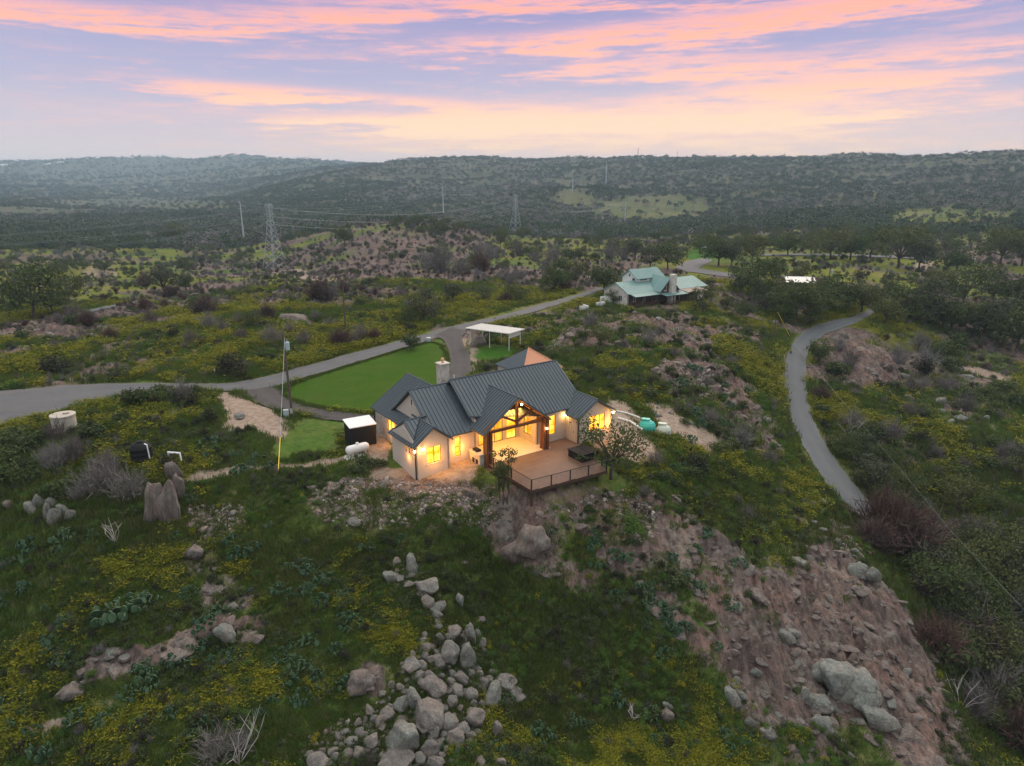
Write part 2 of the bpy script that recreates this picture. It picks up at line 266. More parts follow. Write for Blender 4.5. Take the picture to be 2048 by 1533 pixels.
def cover(x, y, z):
    u, v = proj(x, y, z); r = np.hypot(x, y); o = {}
    wu = (fbm(x / 6, y / 6, 31, 4) - .5) * 1.4; wv = (fbm(x / 6, y / 6, 41, 4) - .5) * 1.4
    vis = (y > 5)
    px = np.clip(260000 / np.maximum(r, 20) ** 1.25 / 40, 3, 60)       # how far the edges wander, in pixels
    uu, vv = u + wu * px * 1.6, v + wv * px * .9
    for k, L in BLOB.items():
        t = np.zeros_like(x)
        for cu, cv_, ru, rv, ang, st in L:
            c, s = math.cos(R(ang)), math.sin(R(ang)); du, dv = uu - cu, vv - cv_
            e = ((du * c + dv * s) / ru) ** 2 + ((-du * s + dv * c) / rv) ** 2
            t = np.maximum(t, st * np.clip(1.35 - e * .7, 0, 1))
        o[k] = t * vis
    for L, hw in PATHS:
        for (x1, y1), (x2, y2) in zip(L[:-1], L[1:]):
            t = np.clip(((uu - x1) * (x2 - x1) + (vv - y1) * (y2 - y1)) / ((x2 - x1) ** 2 + (y2 - y1) ** 2), 0, 1)
            d = np.hypot(uu - x1 - t * (x2 - x1), (vv - y1 - t * (y2 - y1)) * 1.0)
            o['dirt'] = np.maximum(o['dirt'], np.clip(1.4 - d / hw, 0, 1) * .9)
    fm = np.clip((r - 130) / 160, 0, 1); fb = lambda s_, k, o_, g_: fbm(x / s_, y / s_, k, o_, g_) * (1 - fm) + fm * fbm(x / (s_ * 2.6), y / (s_ * 2.6), k + 2, o_, g_)
    nR = fb(12, 1, 5, .55); nY = fb(8, 7, 5, .55); nG = fb(11, 13, 4, .5)
    mid = np.clip((r - 85) / 40, 0, 1) * np.clip((900 - r) / 400, 0, 1)
    rock = o['rock'] * (.75 + .9 * (nR - .35)) + mid * np.clip((nR - .5) * 8, 0, .8) * (1 - .8 * np.clip(o['mown'] * 2 + o['yellow'], 0, 1))
    yel = o['yellow'] * (.35 + 1.5 * (nY - .2)) + (mid * .85 + .45) * np.clip((nY - .46) * 7, 0, .9) * (1 - .7 * np.clip(o['dark'], 0, 1))
    n2m = fbm(x / 1.9, y / 1.9, 15, 4, .6); nearw = np.clip((240 - r) / 120, 0, 1)
    yel = yel * (1 - nearw * (1 - np.clip((n2m - .34) * 4.5, 0, 1.3))); rock = rock * (1 - .75 * np.clip(o['veg'] * (.3 + 1. * nG), 0, 1)) * (1 - nearw * .3 * np.clip((.46 - fbm(x / 3.1, y / 3.1, 19, 4, .6)) * 9, 0, 1))
    woods = np.clip((r - 650) / 500, 0, 1)
    lawnm = inpoly(u, v, LAWN) & (r < 140)
    o['mown'] = np.maximum(o['mown'] * (.8 + .4 * nG), lawnm * 1.)
    keep = 1 - np.clip(o['mown'] * 1.3, 0, 1)
    o['dirt'] = o['dirt'] * (.7 + .6 * nG)
    o['rock'] = np.clip(rock * keep, 0, 1); o['yellow'] = np.clip(yel * keep * (1 - .65 * o['rock']), 0, 1); o['woods'] = woods; o['dirt'] = np.clip(o['dirt'], 0, 1); o['dark'] = np.clip(o['dark'], 0, 1)
    o['mown'] = np.clip(o['mown'], 0, 1)
    return o
def zfull(x, y, zb=None, cv=None, rd=None):
    sh = np.shape(x); x = np.ravel(np.asarray(x, float)); y = np.ravel(np.asarray(y, float))
    zb = zbase(x, y) if zb is None else zb; cv = cover(x, y, zb) if cv is None else cv; rd = road_d(x, y) if rd is None else rd
    r = np.hypot(x, y); a, b = hlocal(x, y)
    pad = np.maximum(np.maximum(-1.5 - a, a - 24), np.maximum(-3.5 - b, b - 15)); pad = np.clip(pad / 3, 0, 1)
    keep = np.clip(rd / 3, 0, 1) * np.clip(1 - cv['mown'] * 1.6, 0, 1) * (.1 + .9 * pad)
    rk = cv['rock']
    rid = 1 - np.abs(2 * fbm(x / 5.5 + y / 9, y / 7 - x / 12, 21, 4) - 1)
    det = (fbm(x / 14, y / 14, 3, 4) - .5) * .9 + (rid - .72) * 2.1 * rk + (fbm(x / 1.3, y / 1.3, 25, 3) - .5) * (.22 + .5 * rk)
    gully = np.abs(fbm(x / 3.1 - y / 10, y / 10 + x / 12, 51, 3) - .5) * 2
    det -= np.clip(.14 - gully, 0, .14) * 4.5 * rk
    tn = fbm(x / 7 + y / 15, y / 8 - x / 14, 71, 4, .5) * 9; tf = tn - np.floor(tn); det += ((np.floor(tn) + np.clip(tf * 4 - 2.6, 0, 1) - 4.5) * .34) * rk * np.clip((260 - r) / 150, .25, 1)
    for cx_, cy_, sp_, k_ in ((.95, .3, 4.3, 75), (-.35, .94, 6.1, 79)):
        jn = (x * cx_ + y * cy_) / sp_ + (fbm(x / 6, y / 6, k_, 3) - .5) * 1.6; jf = np.abs(jn - np.round(jn)) * sp_; det -= np.clip(.3 - jf, 0, .3) * 1.5 * rk * (r < 200)
    far = np.clip((r - 150) / 250, 0, 1)
    det = det * (1 - .6 * far) + far * (fbm(x / 70, y / 70, 61, 4) - .5) * np.clip(r / 160, 1, 9) * 2.2 + np.clip((r - 900) / 600, 0, 1) * (fbm(x / 420, y / 420, 67, 4) - .5) * np.clip(r / 60, 10, 60)
    nearfade = np.clip((r - 12) / 15, 0, 1)
    z = zb + det * keep * nearfade
    z = z - .14 * np.clip(1 - rd / .4, 0, 1)
    dm = np.clip(1 - np.maximum(np.maximum(6.6 - a, a - 17.9), np.maximum(-9.3 - b, b + .2)) / 1.5, 0, 1); z = np.where(dm > 0, np.minimum(z, -.15 + (1 - dm) * 3), z)
    return z.reshape(sh)
def G(uv): return ground_px(uv, lambda x, y: zfull(x, y))
def zt(x, y): return float(zfull(np.array([x]), np.array([y]))[0])

# ------------------------------------------------------------------ object helpers
class MB:
    def __init__(s): s.v = []; s.f = []
    def add(s, vs, fs):
        o = len(s.v); s.v.extend([tuple(map(float, p)) for p in vs]); s.f.extend([tuple(i + o for i in f) for f in fs]); return s
    def box(s, x0, x1, y0, y1, z0, z1):
        return s.add([(x0, y0, z0), (x1, y0, z0), (x1, y1, z0), (x0, y1, z0), (x0, y0, z1), (x1, y0, z1), (x1, y1, z1), (x0, y1, z1)],
                     [(0, 3, 2, 1), (4, 5, 6, 7), (0, 1, 5, 4), (1, 2, 6, 5), (2, 3, 7, 6), (3, 0, 4, 7)])
    def prism(s, poly, off):      # poly: 3-D corners, off: thickness vector
        n = len(poly); off = np.array(off); q = [tuple(np.array(p) + off) for p in poly]
        return s.add(list(poly) + q, [tuple(range(n)), tuple(range(2 * n - 1, n - 1, -1))] + [(i, (i + 1) % n, n + (i + 1) % n, n + i) for i in range(n)])
    def tube(s, pts, rad, n=8, cap=True):
        pts = [Vector(p) for p in pts]; rad = rad if hasattr(rad, '__len__') else [rad] * len(pts); vs = []
        for i, p in enumerate(pts):
            d = (pts[min(i + 1, len(pts) - 1)] - pts[max(i - 1, 0)]).normalized()
            u = d.cross(Vector((0, 0, 1)) if abs(d.z) < .9 else Vector((1, 0, 0))).normalized(); w_ = d.cross(u)
            vs += [p + (u * math.cos(2 * math.pi * k / n) + w_ * math.sin(2 * math.pi * k / n)) * rad[i] for k in range(n)]
        fs = [(i * n + k, i * n + (k + 1) % n, (i + 1) * n + (k + 1) % n, (i + 1) * n + k) for i in range(len(pts) - 1) for k in range(n)]
        if cap: fs += [tuple(range(n))[::-1], tuple(range((len(pts) - 1) * n, len(pts) * n))]
        return s.add(vs, fs)
    def lathe(s, prof, n=24, c=(0, 0, 0)):
        vs = [(c[0] + r * math.cos(2 * math.pi * k / n), c[1] + r * math.sin(2 * math.pi * k / n), c[2] + z) for r, z in prof for k in range(n)]
        fs = [(i * n + k, i * n + (k + 1) % n, (i + 1) * n + (k + 1) % n, (i + 1) * n + k) for i in range(len(prof) - 1) for k in range(n)]
        fs += [tuple(range(n))[::-1], tuple(range((len(prof) - 1) * n, len(prof) * n))]
        return s.add(vs, fs)
    def mesh(s, name, mat, smooth=False):
        me = bpy.data.meshes.new(name); me.from_pydata(s.v, [], s.f); me.update()
        if mat: me.materials.append(mat)
        if smooth: me.polygons.foreach_set('use_smooth', [True] * len(me.polygons))
        return me
    def build(s, name, mat, parent=None, smooth=False):
        o = bpy.data.objects.new(name, s.mesh(name, mat, smooth)); COL.objects.link(o)
        if parent: o.parent = parent
        return o
def tag(o, label=None, cat=None, group=None, kind=None):
    for k, v in (('label', label), ('category', cat), ('group', group), ('kind', kind)):
        if v: o[k] = v
    return o
def empty(name, loc=(0, 0, 0), rz=0, label=None, cat=None, group=None):
    o = bpy.data.objects.new(name, None); COL.objects.link(o); o.location = loc; o.rotation_euler = (0, 0, rz); o.empty_display_size = .3
    return tag(o, label, cat, group)
def dup(root, loc, rz=0., sc=1., tilt=None):
    def cp_(o, par):
        c = o.copy(); COL.objects.link(c)
        if par: c.parent = par
        for ch in o.children: cp_(ch, c)
        return c
    c = cp_(root, None); c.location = loc; c.rotation_euler = (tilt[0] if tilt else 0, tilt[1] if tilt else 0, rz)
    c.scale = (sc, sc, sc) if not hasattr(sc, '__len__') else sc
    return c
TOLABEL = []     # (object, phrase, u, v, size): labels are written at the end, one for each

# ------------------------------------------------------------------ materials
def mat(name, col, rough=.8, metal=0, noise=None, bump=None, spec=.3, rand=None, trans=0, worn=None):
    m = bpy.data.materials.new(name); m.use_nodes = True; t = NT(m.node_tree)
    tcx = t.n('ShaderNodeTexCoord').outputs['Object']; c = t.n('ShaderNodeRGB'); c.outputs[0].default_value = (*col, 1); c = c.outputs[0]
    if rand:
        oi = t.n('ShaderNodeObjectInfo').outputs['Random']; c = t.ramp(oi, [(i / (len(rand) - 1), q) for i, q in enumerate(rand)])
    if noise:
        for sc, am, c2 in noise:
            f = t.sm(t.noise(tcx, sc, 5, .6), .38, .66); c = t.mix(t.m('MULTIPLY', f, am), c, c2)
    if worn:      # wheel tracks and dusty shoulders, from the 'across' value of a road strip
        ac = t.n('ShaderNodeAttribute', attribute_name='across').outputs['Fac']; k = t.m('ADD', ac, t.m('MULTIPLY', t.m('SUBTRACT', t.noise(tcx, .35, 4, .6), .5), .16))
        f = t.ramp(k, [(0, (1,) * 3), (.08, (.75,) * 3), (.16, (.1,) * 3), (.3, (0,) * 3), (.5, (.5,) * 3), (.7, (0,) * 3), (.84, (.1,) * 3), (.92, (.75,) * 3), (1, (1,) * 3)]); c = t.mix(t.m('MULTIPLY', f, .55), c, worn)
    b = t.n('ShaderNodeBsdfPrincipled', ins={'Base Color': c, 'Roughness': rough, 'Metallic': metal, 'Specular IOR Level': spec})
    if bump:
        bn = t.n('ShaderNodeBump', ins={'Height': t.noise(tcx, bump[0], 6, .65), 'Strength': bump[1], 'Distance': bump[2]}); t.set(b.inputs['Normal'], bn.outputs[0])
    sh = b.outputs[0]
    if trans:
        tr = t.n('ShaderNodeBsdfTranslucent', ins={0: c}); sh = t.n('ShaderNodeMixShader', ins={0: trans, 1: sh, 2: tr.outputs[0]}).outputs[0]
    t.n('ShaderNodeOutputMaterial', ins={0: sh}); return m
def glowmat(name, c1, c2, st, sc=1.2):
    m = bpy.data.materials.new(name); m.use_nodes = True; t = NT(m.node_tree); tcx = t.n('ShaderNodeTexCoord').outputs['Object']
    f = t.sm(t.noise(tcx, sc, 3, .5), .35, .68)
    e = t.n('ShaderNodeEmission', ins={0: t.mix(f, c1, c2), 1: st}); t.n('ShaderNodeOutputMaterial', ins={0: e.outputs[0]}); return m
M = dict(
 plaster=mat('painted_brick', (.50, .43, .37), .85, noise=[(1.2, .3, (.42, .36, .31)), (14, .2, (.58, .5, .44))], bump=(18, .3, .02)),
 boardbat=mat('board_siding', (.46, .40, .34), .8),
 stone=mat('limestone', (.42, .38, .33), .9, noise=[(1.6, .8, (.24, .2, .17)), (4.5, .6, (.62, .58, .52))], bump=(4, .6, .06)),
 stonew=mat('white_fieldstone', (.55, .52, .47), .9, noise=[(1.4, .75, (.30, .27, .24)), (3.5, .6, (.70, .68, .63))], bump=(3, .6, .08)),
 roof=mat('steel_roof', (.080, .098, .112), .42, .25, noise=[(.5, .35, (.1, .12, .135)), (6, .15, (.055, .065, .072))]),
 trimd=mat('dark_trim', (.018, .018, .019), .6),
 timber=mat('stained_timber', (.16, .06, .022), .65, noise=[(5, .6, (.07, .025, .01))]),
 pine=mat('pine_ceiling', (.50, .26, .09), .6, noise=[(3, .4, (.36, .17, .055))]),
 concrete=mat('slab_concrete', (.52, .47, .40), .8, noise=[(.8, .4, (.42, .38, .33))]),
 deck=mat('deck_board', (.16, .098, .072), .7, noise=[(1.1, .5, (.115, .07, .052))]),
 deckd=mat('deck_frame', (.07, .04, .028), .75),
 black=mat('black_plastic', (.014, .014, .015), .7, noise=[(2, .4, (.022, .022, .022))], spec=.12),
 white=mat('white_paint', (.74, .74, .72), .5, noise=[(1.5, .3, (.6, .6, .58))]),
 steelw=mat('white_sheet_steel', (.66, .64, .60), .5),
 galv=mat('galvanised_steel', (.42, .46, .47), .5, .3),
 lattice=mat('weathered_galvanised', (.34, .38, .40), .6, .2),
 wood=mat('pole_wood', (.11, .085, .07), .9, noise=[(4, .5, (.065, .05, .042))]),
 teal=mat('teal_plastic', (.05, .40, .33), .45, noise=[(2, .3, (.08, .48, .4))]),
 pale=mat('pale_tank', (.50, .55, .47), .6, noise=[(2, .4, (.36, .4, .34))]),
 copper=mat('salmon_metal_roof', (.62, .29, .17), .5),
 tank=mat('cast_concrete', (.46, .42, .35), .9, noise=[(1, .6, (.32, .29, .24))], bump=(8, .3, .02)),
 yellow=mat('yellow_sleeve', (.75, .55, .05), .6),
 greenroof=mat('green_metal_roof', (.17, .29, .275), .5, .15, noise=[(.4, .4, (.23, .35, .335)), (3, .3, (.14, .24, .23))]),
 brownwood=mat('brown_wood', (.085, .048, .034), .8, noise=[(2, .5, (.04, .024, .018))]),
 tanroof=mat('tan_sheet', (.45, .36, .29), .7),
 bluebox=mat('grey_blue_box', (.35, .45, .5), .5),
 glassd=mat('dark_glass', (.03, .035, .04), .1, spec=.6),
 glow=glowmat('lit_window', (1.0, .30, .008), (1.0, .60, .085), .66, 1.9),
 glow2=glowmat('lit_room', (1.0, .28, .012), (1.0, .52, .06), .45, 1.3),
 bulb=glowmat('bulb', (1, .72, .3), (1, .78, .4), 8),
 oakb=mat('olive_leaves', (.07, .08, .03), .8, rand=[(.07, .088, .028), (.09, .10, .036), (.06, .08, .03)], noise=[(.9, .6, (.115, .12, .045))], spec=.1, trans=.2),
 oakc=mat('greygreen_leaves', (.06, .07, .05), .85, rand=[(.058, .07, .042), (.075, .082, .052), (.05, .06, .036)], noise=[(.9, .6, (.10, .105, .07))], spec=.1, trans=.15),
 road=mat('worn_asphalt', (.088, .092, .099), .9, noise=[(.25, .6, (.062, .066, .07)), (9, .3, (.13, .13, .13)), (.9, .35, (.115, .11, .10))], bump=(30, .2, .02), worn=(.13, .12, .108)),
 gravel=mat('gravel_surface', (.085, .095, .104), .95, noise=[(.3, .6, (.07, .078, .084)), (8, .4, (.14, .145, .145))], bump=(20, .4, .03), worn=(.135, .132, .122)),
 asphalt=mat('fresh_asphalt', (.052, .047, .045), .9, noise=[(.5, .5, (.072, .064, .06)), (10, .3, (.038, .035, .034))], bump=(30, .2, .02), worn=(.085, .075, .066)),
 lawn=mat('lawn_turf', (.036, .088, .008), .95, noise=[(.11, .7, (.052, .10, .012)), (.5, .5, (.028, .068, .007)), (2.5, .5, (.024, .062, .006)), (12, .5, (.06, .112, .014)), (.23, .3, (.085, .095, .026))], bump=(20, .6, .06), spec=.02),
 rubblep=mat('pale_rubble', (.3, .26, .23), .95),
 bark=mat('oak_bark', (.07, .055, .045), .95), 
 woodleaf=mat('wood_leaves', (.06, .08, .04), .9, rand=[(.045, .066, .034), (.065, .088, .042), (.085, .098, .055), (.052, .072, .04)], spec=.05),
 oak=mat('oak_leaves', (.05, .06, .03), .8, rand=[(.040, .064, .022), (.055, .080, .026), (.048, .07, .032), (.07, .095, .03)], noise=[(.9, .6, (.10, .118, .042))], spec=.1, trans=.2),
 brightleaf=mat('fresh_leaves', (.07, .13, .03), .8, rand=[(.058, .12, .024), (.085, .145, .03)], noise=[(1.2, .5, (.11, .165, .035))], spec=.1, trans=.25),
 cedar=mat('cedar_foliage', (.03, .04, .02), .9, rand=[(.030, .035, .022), (.045, .040, .028), (.030, .042, .022)], noise=[(1.5, .5, (.055, .055, .035))], spec=.1, trans=.1),
 twig=mat('grey_twigs', (.15, .13, .12), .95, rand=[(.105, .088, .082), (.165, .15, .142), (.135, .115, .108), (.19, .18, .172)]),
 rusty=mat('rust_twigs', (.12, .075, .06), .95, rand=[(.105, .062, .05), (.085, .056, .048)]),
 bleached=mat('bleached_wood', (.42, .39, .36), .9),
 cactus=mat('cactus_pad', (.06, .10, .07), .6, rand=[(.032, .070, .034), (.045, .09, .042), (.062, .105, .052)], spec=.3),
 boulder=mat('granite_boulder', (.25, .22, .2), .92, rand=[(.18, .18, .165), (.22, .22, .20), (.20, .165, .145), (.15, .14, .13), (.23, .18, .15), (.19, .20, .18)],
     noise=[(1.1, .7, (.10, .095, .088)), (2.6, .6, (.30, .30, .27)), (.6, .35, (.25, .16, .12)), (9, .5, (.09, .085, .08))], bump=(4, 1., .2)),
 redrock=mat('pink_granite', (.25, .165, .135), .92, rand=[(.175, .12, .10), (.19, .14, .118), (.145, .108, .095)], noise=[(.8, .65, (.10, .082, .075)), (2.5, .6, (.24, .23, .205)), (8, .5, (.06, .05, .045))], bump=(3.5, 1., .22)),
 lichen=mat('lichened_granite', (.3, .31, .29), .92, rand=[(.20, .215, .19), (.165, .175, .155)], noise=[(.9, .7, (.15, .10, .08)), (2.6, .5, (.30, .32, .28)), (8, .5, (.07, .066, .06))], bump=(3.5, 1., .22)),
 chalk=mat('pale_stone', (.5, .46, .42), .95, rand=[(.36, .33, .30), (.24, .19, .165), (.19, .14, .118), (.28, .25, .22)]),
 grass=mat('grass_blades', (.05, .08, .025), .9, rand=[(.056, .10, .018), (.08, .125, .024), (.105, .12, .03), (.062, .125, .026)], spec=.1, trans=.25),
 dgrass=mat('dark_grass_blades', (.04, .06, .02), .9, rand=[(.05, .09, .018), (.08, .11, .026), (.11, .11, .04), (.04, .075, .018)], spec=.1, trans=.25),
 bloom=mat('yellow_bloom', (.2, .2, .02), .9, rand=[(.175, .175, .016), (.12, .14, .016), (.23, .205, .018)], spec=.1, trans=.25),
 dry=mat('dry_grass', (.16, .13, .08), .9, rand=[(.14, .11, .07), (.17, .15, .09)], spec=.1, trans=.2),
)
# ground material: blends the land-cover values stored on the terrain
gm = bpy.data.materials.new('wild_ground'); gm.use_nodes = True; t = NT(gm.node_tree)
pos = t.n('ShaderNodeNewGeometry').outputs['Position']
cA = t.n('ShaderNodeSeparateColor', ins={0: t.n('ShaderNodeVertexColor', layer_name='coverA').outputs[0]}).outputs
cB = t.n('ShaderNodeSeparateColor', ins={0: t.n('ShaderNodeVertexColor', layer_name='coverB').outputs[0]}).outputs
nf = t.noise(pos, 1.6, 6, .65); nm = t.noise(pos, .22, 5, .6); ns = t.noise(pos, 7, 4, .65); nl = t.noise(pos, .012, 5, .6)
grass = t.mix(t.sm(nf, .35, .65), (.066, .104, .024), (.104, .142, .034)); grass = t.mix(t.m('MULTIPLY', t.sm(nm, .45, .65), .6), grass, (.145, .14, .042)); grass = t.mix(t.m('MULTIPLY', t.sm(ns, .52, .7), .35), grass, (.04, .064, .018))
vp = t.noise(pos, .55, 5, .62); grass = t.mix(t.m('MULTIPLY', t.sm(vp, .52, .62), .55), grass, (.07, .135, .024)); grass = t.mix(t.m('MULTIPLY', t.sm(vp, .47, .38), .6), grass, (.026, .048, .016))
np_ = t.noise(pos, .05, 6, .68); grass = t.mix(t.m('MULTIPLY', t.sm(np_, .5, .6), .75), grass, (.165, .142, .066)); grass = t.mix(t.m('MULTIPLY', t.sm(np_, .46, .38), .6), grass, (.045, .064, .026))
grass = t.mix(t.m('MULTIPLY', cB[0], .6), grass, t.mix(t.sm(nf, .4, .62), (.05, .085, .02), (.094, .112, .034)))
yel = t.mix(t.sm(nf, .38, .62), (.12, .135, .022), (.22, .20, .02))
def brk(m_, lo, hi, k=.55): return t.sm(t.m('ADD', m_, t.m('MULTIPLY', t.m('SUBTRACT', t.m('ADD', t.m('MULTIPLY', nf, .6), t.m('MULTIPLY', ns, .4)), .5), k * 2)), lo, hi)
c = t.mix(t.m('MULTIPLY', brk(cA[1], .3, .62, 1.3), .5), grass, yel)
dirt = t.mix(t.sm(nf, .35, .65), (.23, .168, .128), (.32, .26, .205))
c = t.mix(brk(cA[2], .3, .6), c, dirt)
mp = t.n('ShaderNodeMapping', ins={0: pos}); mp.inputs['Rotation'].default_value = (0, 0, R(35)); mp.inputs['Scale'].default_value = (1.6, .35, 1.)
nst = t.noise(mp.outputs[0], 1.3, 6, .68)
rock = t.mix(t.sm(nm, .38, .62), (.195, .126, .105), (.138, .108, .096)); rock = t.mix(t.m('MULTIPLY', t.sm(nst, .40, .62), .85), rock, (.065, .052, .047))
rock = t.mix(t.m('MULTIPLY', t.sm(t.m('ADD', t.m('MULTIPLY', nf, .5), t.m('MULTIPLY', t.noise(pos, .33, 5, .65), .5)), .5, .62), .55), rock, (.27, .245, .21)); rock = t.mix(t.m('MULTIPLY', t.sm(ns, .54, .7), .6), rock, (.04, .034, .03))
c = t.mix(brk(cA[0], .34, .56, .9), c, rock)
mown = t.mix(t.sm(nf, .3, .7), (.036, .10, .012), (.058, .13, .02))
c = t.mix(t.sm(cB[2], .35, .7), c, mown)
woodf = t.mix(t.sm(nl, .4, .6), (.062, .07, .046), (.10, .094, .066)); woodf = t.mix(t.m('MULTIPLY', t.sm(t.noise(pos, .06, 6, .7), .5, .62), .6), woodf, (.14, .125, .105))
c = t.mix(t.m('MULTIPLY', cB[1], .85), c, woodf)
hgt = t.m('ADD', t.m('MULTIPLY', nf, .5), t.m('ADD', t.m('MULTIPLY', ns, .25), t.m('MULTIPLY', nst, t.m('MULTIPLY', cA[0], .8))))
bp = t.n('ShaderNodeBump', ins={'Height': hgt, 'Strength': .9, 'Distance': .35})
b = t.n('ShaderNodeBsdfPrincipled', ins={'Base Color': c, 'Roughness': .95, 'Specular IOR Level': .02, 'Normal': bp.outputs[0]})
t.n('ShaderNodeOutputMaterial', ins={0: b.outputs[0]})

# ------------------------------------------------------------------ ground sheet
azs = np.concatenate([np.linspace(-180, -46, 46)[:-1], np.linspace(-46, 46, 760), np.linspace(46, 180, 46)[1:-1]])
rs = np.concatenate([[2., 8., 14.], np.exp(np.linspace(math.log(19), math.log(700), 500)), np.exp(np.linspace(math.log(710), math.log(7000), 130))])
AZ, RR = np.meshgrid(np.radians(azs), rs); tx, ty = RR * np.sin(AZ), RR * np.cos(AZ)
fx, fy = tx.ravel(), ty.ravel(); zb = zbase(fx, fy); cvr = cover(fx, fy, zb); rd = road_d(fx, fy)
tz = zfull(fx, fy, zb, cvr, rd)
na, nr = len(azs), len(rs); idx = np.arange(na * nr).reshape(nr, na)
q = np.stack([idx[:-1], np.roll(idx, -1, 1)[:-1], np.roll(idx, -1, 1)[1:], idx[1:]], -1).reshape(-1, 4)
me = bpy.data.meshes.new('ground'); me.vertices.add(na * nr); me.vertices.foreach_set('co', np.stack([fx, fy, tz], 1).ravel())
me.loops.add(q.size); me.loops.foreach_set('vertex_index', q[:, ::-1].ravel().astype(np.int32)); me.polygons.add(len(q)); me.polygons.foreach_set('loop_start', np.arange(0, q.size, 4, dtype=np.int32)); me.update(calc_edges=True)
me.polygons.foreach_set('use_smooth', np.ones(len(q), bool))
for nm_, ks in (('coverA', ('rock', 'yellow', 'dirt')), ('coverB', ('dark', 'woods', 'mown'))):
    at = me.color_attributes.new(nm_, 'FLOAT_COLOR', 'POINT'); at.data.foreach_set('color', np.stack([cvr[k] for k in ks] + [np.ones_like(fx)], 1).ravel().astype(np.float32))
me.materials.append(gm); ground = bpy.data.objects.new('ground', me); COL.objects.link(ground); tag(ground, 'rough rocky ranch land with grass and yellow bloom', kind='structure')

# ------------------------------------------------------------------ roads, driveway, lawn
def ribbon(name, L_, R_, m, lift, label, nx=12):
    b = MB(); n = len(L_); vs = []
    for i in range(n):
        for k in range(nx + 1):
            f = k / nx; wig = ((rnd.random() - .5) * .34 + .12 * math.sin(i * .6 + k)) * (1 if k in (0, nx) else 0)
            p = L_[i] * (1 - f) + R_[i] * f; p = p + (R_[i] - L_[i]) / (np.linalg.norm(R_[i] - L_[i]) + 1e-6) * wig; vs.append(p)
    vs = np.array(vs); vs[:, 2] = zbase(vs[:, 0], vs[:, 1]) + lift
    b.add(vs, [(i * (nx + 1) + k, i * (nx + 1) + k + 1, (i + 1) * (nx + 1) + k + 1, (i + 1) * (nx + 1) + k) for i in range(n - 1) for k in range(nx)])
    o = b.build(name, m, smooth=True); at = o.data.attributes.new('across', 'FLOAT', 'POINT'); at.data.foreach_set('value', np.tile(np.linspace(0, 1, nx + 1), n).astype(np.float32)); return tag(o, label, kind='structure')
ribbon('road', *RD['paved_road'], M['road'], .02, 'grey paved road sweeping past the lawn towards the green roofed house')
ribbon('road', *RD['gravel_road'], M['gravel'], .02, 'pale gravel road curving down the right hand valley')
ribbon('driveway', *RD['asphalt_driveway'], M['asphalt'], .032, 'dark asphalt driveway beside the carport')
ribbon('driveway', *RD['asphalt_loop'], M['asphalt'], .032, 'dark asphalt driveway along the front of the lawn')
ribbon('road', *RD['upper_road'], M['road'], .03, 'grey road bending behind the green roofed house')
ribbon('road', *RD['upper_lane'], M['road'], .05, 'grey lane running behind the green roofed house')
ribbon('road', *RD['far_lane'], M['gravel'], .25, 'thin pale lane in front of the far oaks')
ribbon('path', *RD['creek_crossing'], M['gravel'], .08, 'pale concrete strip in the brush at left')
lp = ground_px(resample(np.vstack([LAWN, LAWN[:1]]), 420), zbase)[:-1]; cen = lp.mean(0); lp += (lp - cen) / np.linalg.norm(lp - cen, axis=1)[:, None] * (rng.random((len(lp), 1)) - .65) * .5; vs = []; NR = 16
for k in range(NR + 1): vs += [cen + (p - cen) * (k / NR if k else .002) for p in lp]
vs = np.array(vs); vs[:, 2] = zbase(vs[:, 0], vs[:, 1]) + .012; n = len(lp)
tag(MB().add(vs, [(k * n + i, k * n + (i + 1) % n, (k + 1) * n + (i + 1) % n, (k + 1) * n + i) for k in range(NR) for i in range(n)]).build('lawn', M['lawn'], smooth=True), 'bright green mown lawn inside the driveway loop', kind='structure')
# ================================================================== the dark roofed stone house
house = empty('stone_house', (HO[0], HO[1], 0), R(90) - HAZ, 'cream brick and stone house with dark standing seam roof and glowing porch', 'house')
FL = .5                                   # floor level
def clip_line(poly, axis, val):           # where the line (axis = val) crosses a polygon in plan
    out = []; n = len(poly)
    for i in range(n):
        p, q = poly[i], poly[(i + 1) % n]
        if (p[axis] - val) * (q[axis] - val) < 0:
            t = (val - p[axis]) / (q[axis] - p[axis]); out.append(p[1 - axis] + t * (q[1 - axis] - p[1 - axis]))
    return sorted(out)
def roof_plane(poly, zf, along, parent=None, m=None, sp=.42, th=.14, name='roof', under=None):
    """poly in plan; zf(a, b) the height; along: 0 if the plane falls along a, 1 along b; the seams run that way"""
    parent = parent or house; m = m or M['roof']
    b = MB(); b.prism([(p[0], p[1], zf(*p)) for p in poly], (0, 0, -th))
    ax = 1 - along; lo = min(p[ax] for p in poly); hi = max(p[ax] for p in poly); k = lo + .2
    while k < hi:
        c = clip_line(poly, ax, k)
        for s, e in zip(c[::2], c[1::2]):
            pt = lambda t, o, h: ((t, k + o, zf(t, k) + h) if along == 0 else (k + o, t, zf(k, t) + h))
            h = .075; wd = .03
            b.add([pt(s, -wd, -.01), pt(s, wd, -.01), pt(e, wd, -.01), pt(e, -wd, -.01), pt(s, -wd, h), pt(s, wd, h), pt(e, wd, h), pt(e, -wd, h)],
                  [(4, 5, 6, 7), (0, 1, 5, 4), (1, 2, 6, 5), (2, 3, 7, 6), (3, 0, 4, 7)])
        k += sp
    o = b.build(name, m, parent)
    if under:      # boarded soffit just below
        MB().prism([(p[0], p[1], zf(*p) - th - .012) for p in poly], (0, 0, -.03)).build('soffit', under, o)
    return o
def cap(p, q, parent=None, m=None): return MB().tube([p, q], .07, 5).build('ridge_cap', m or M['roof'], parent or house)
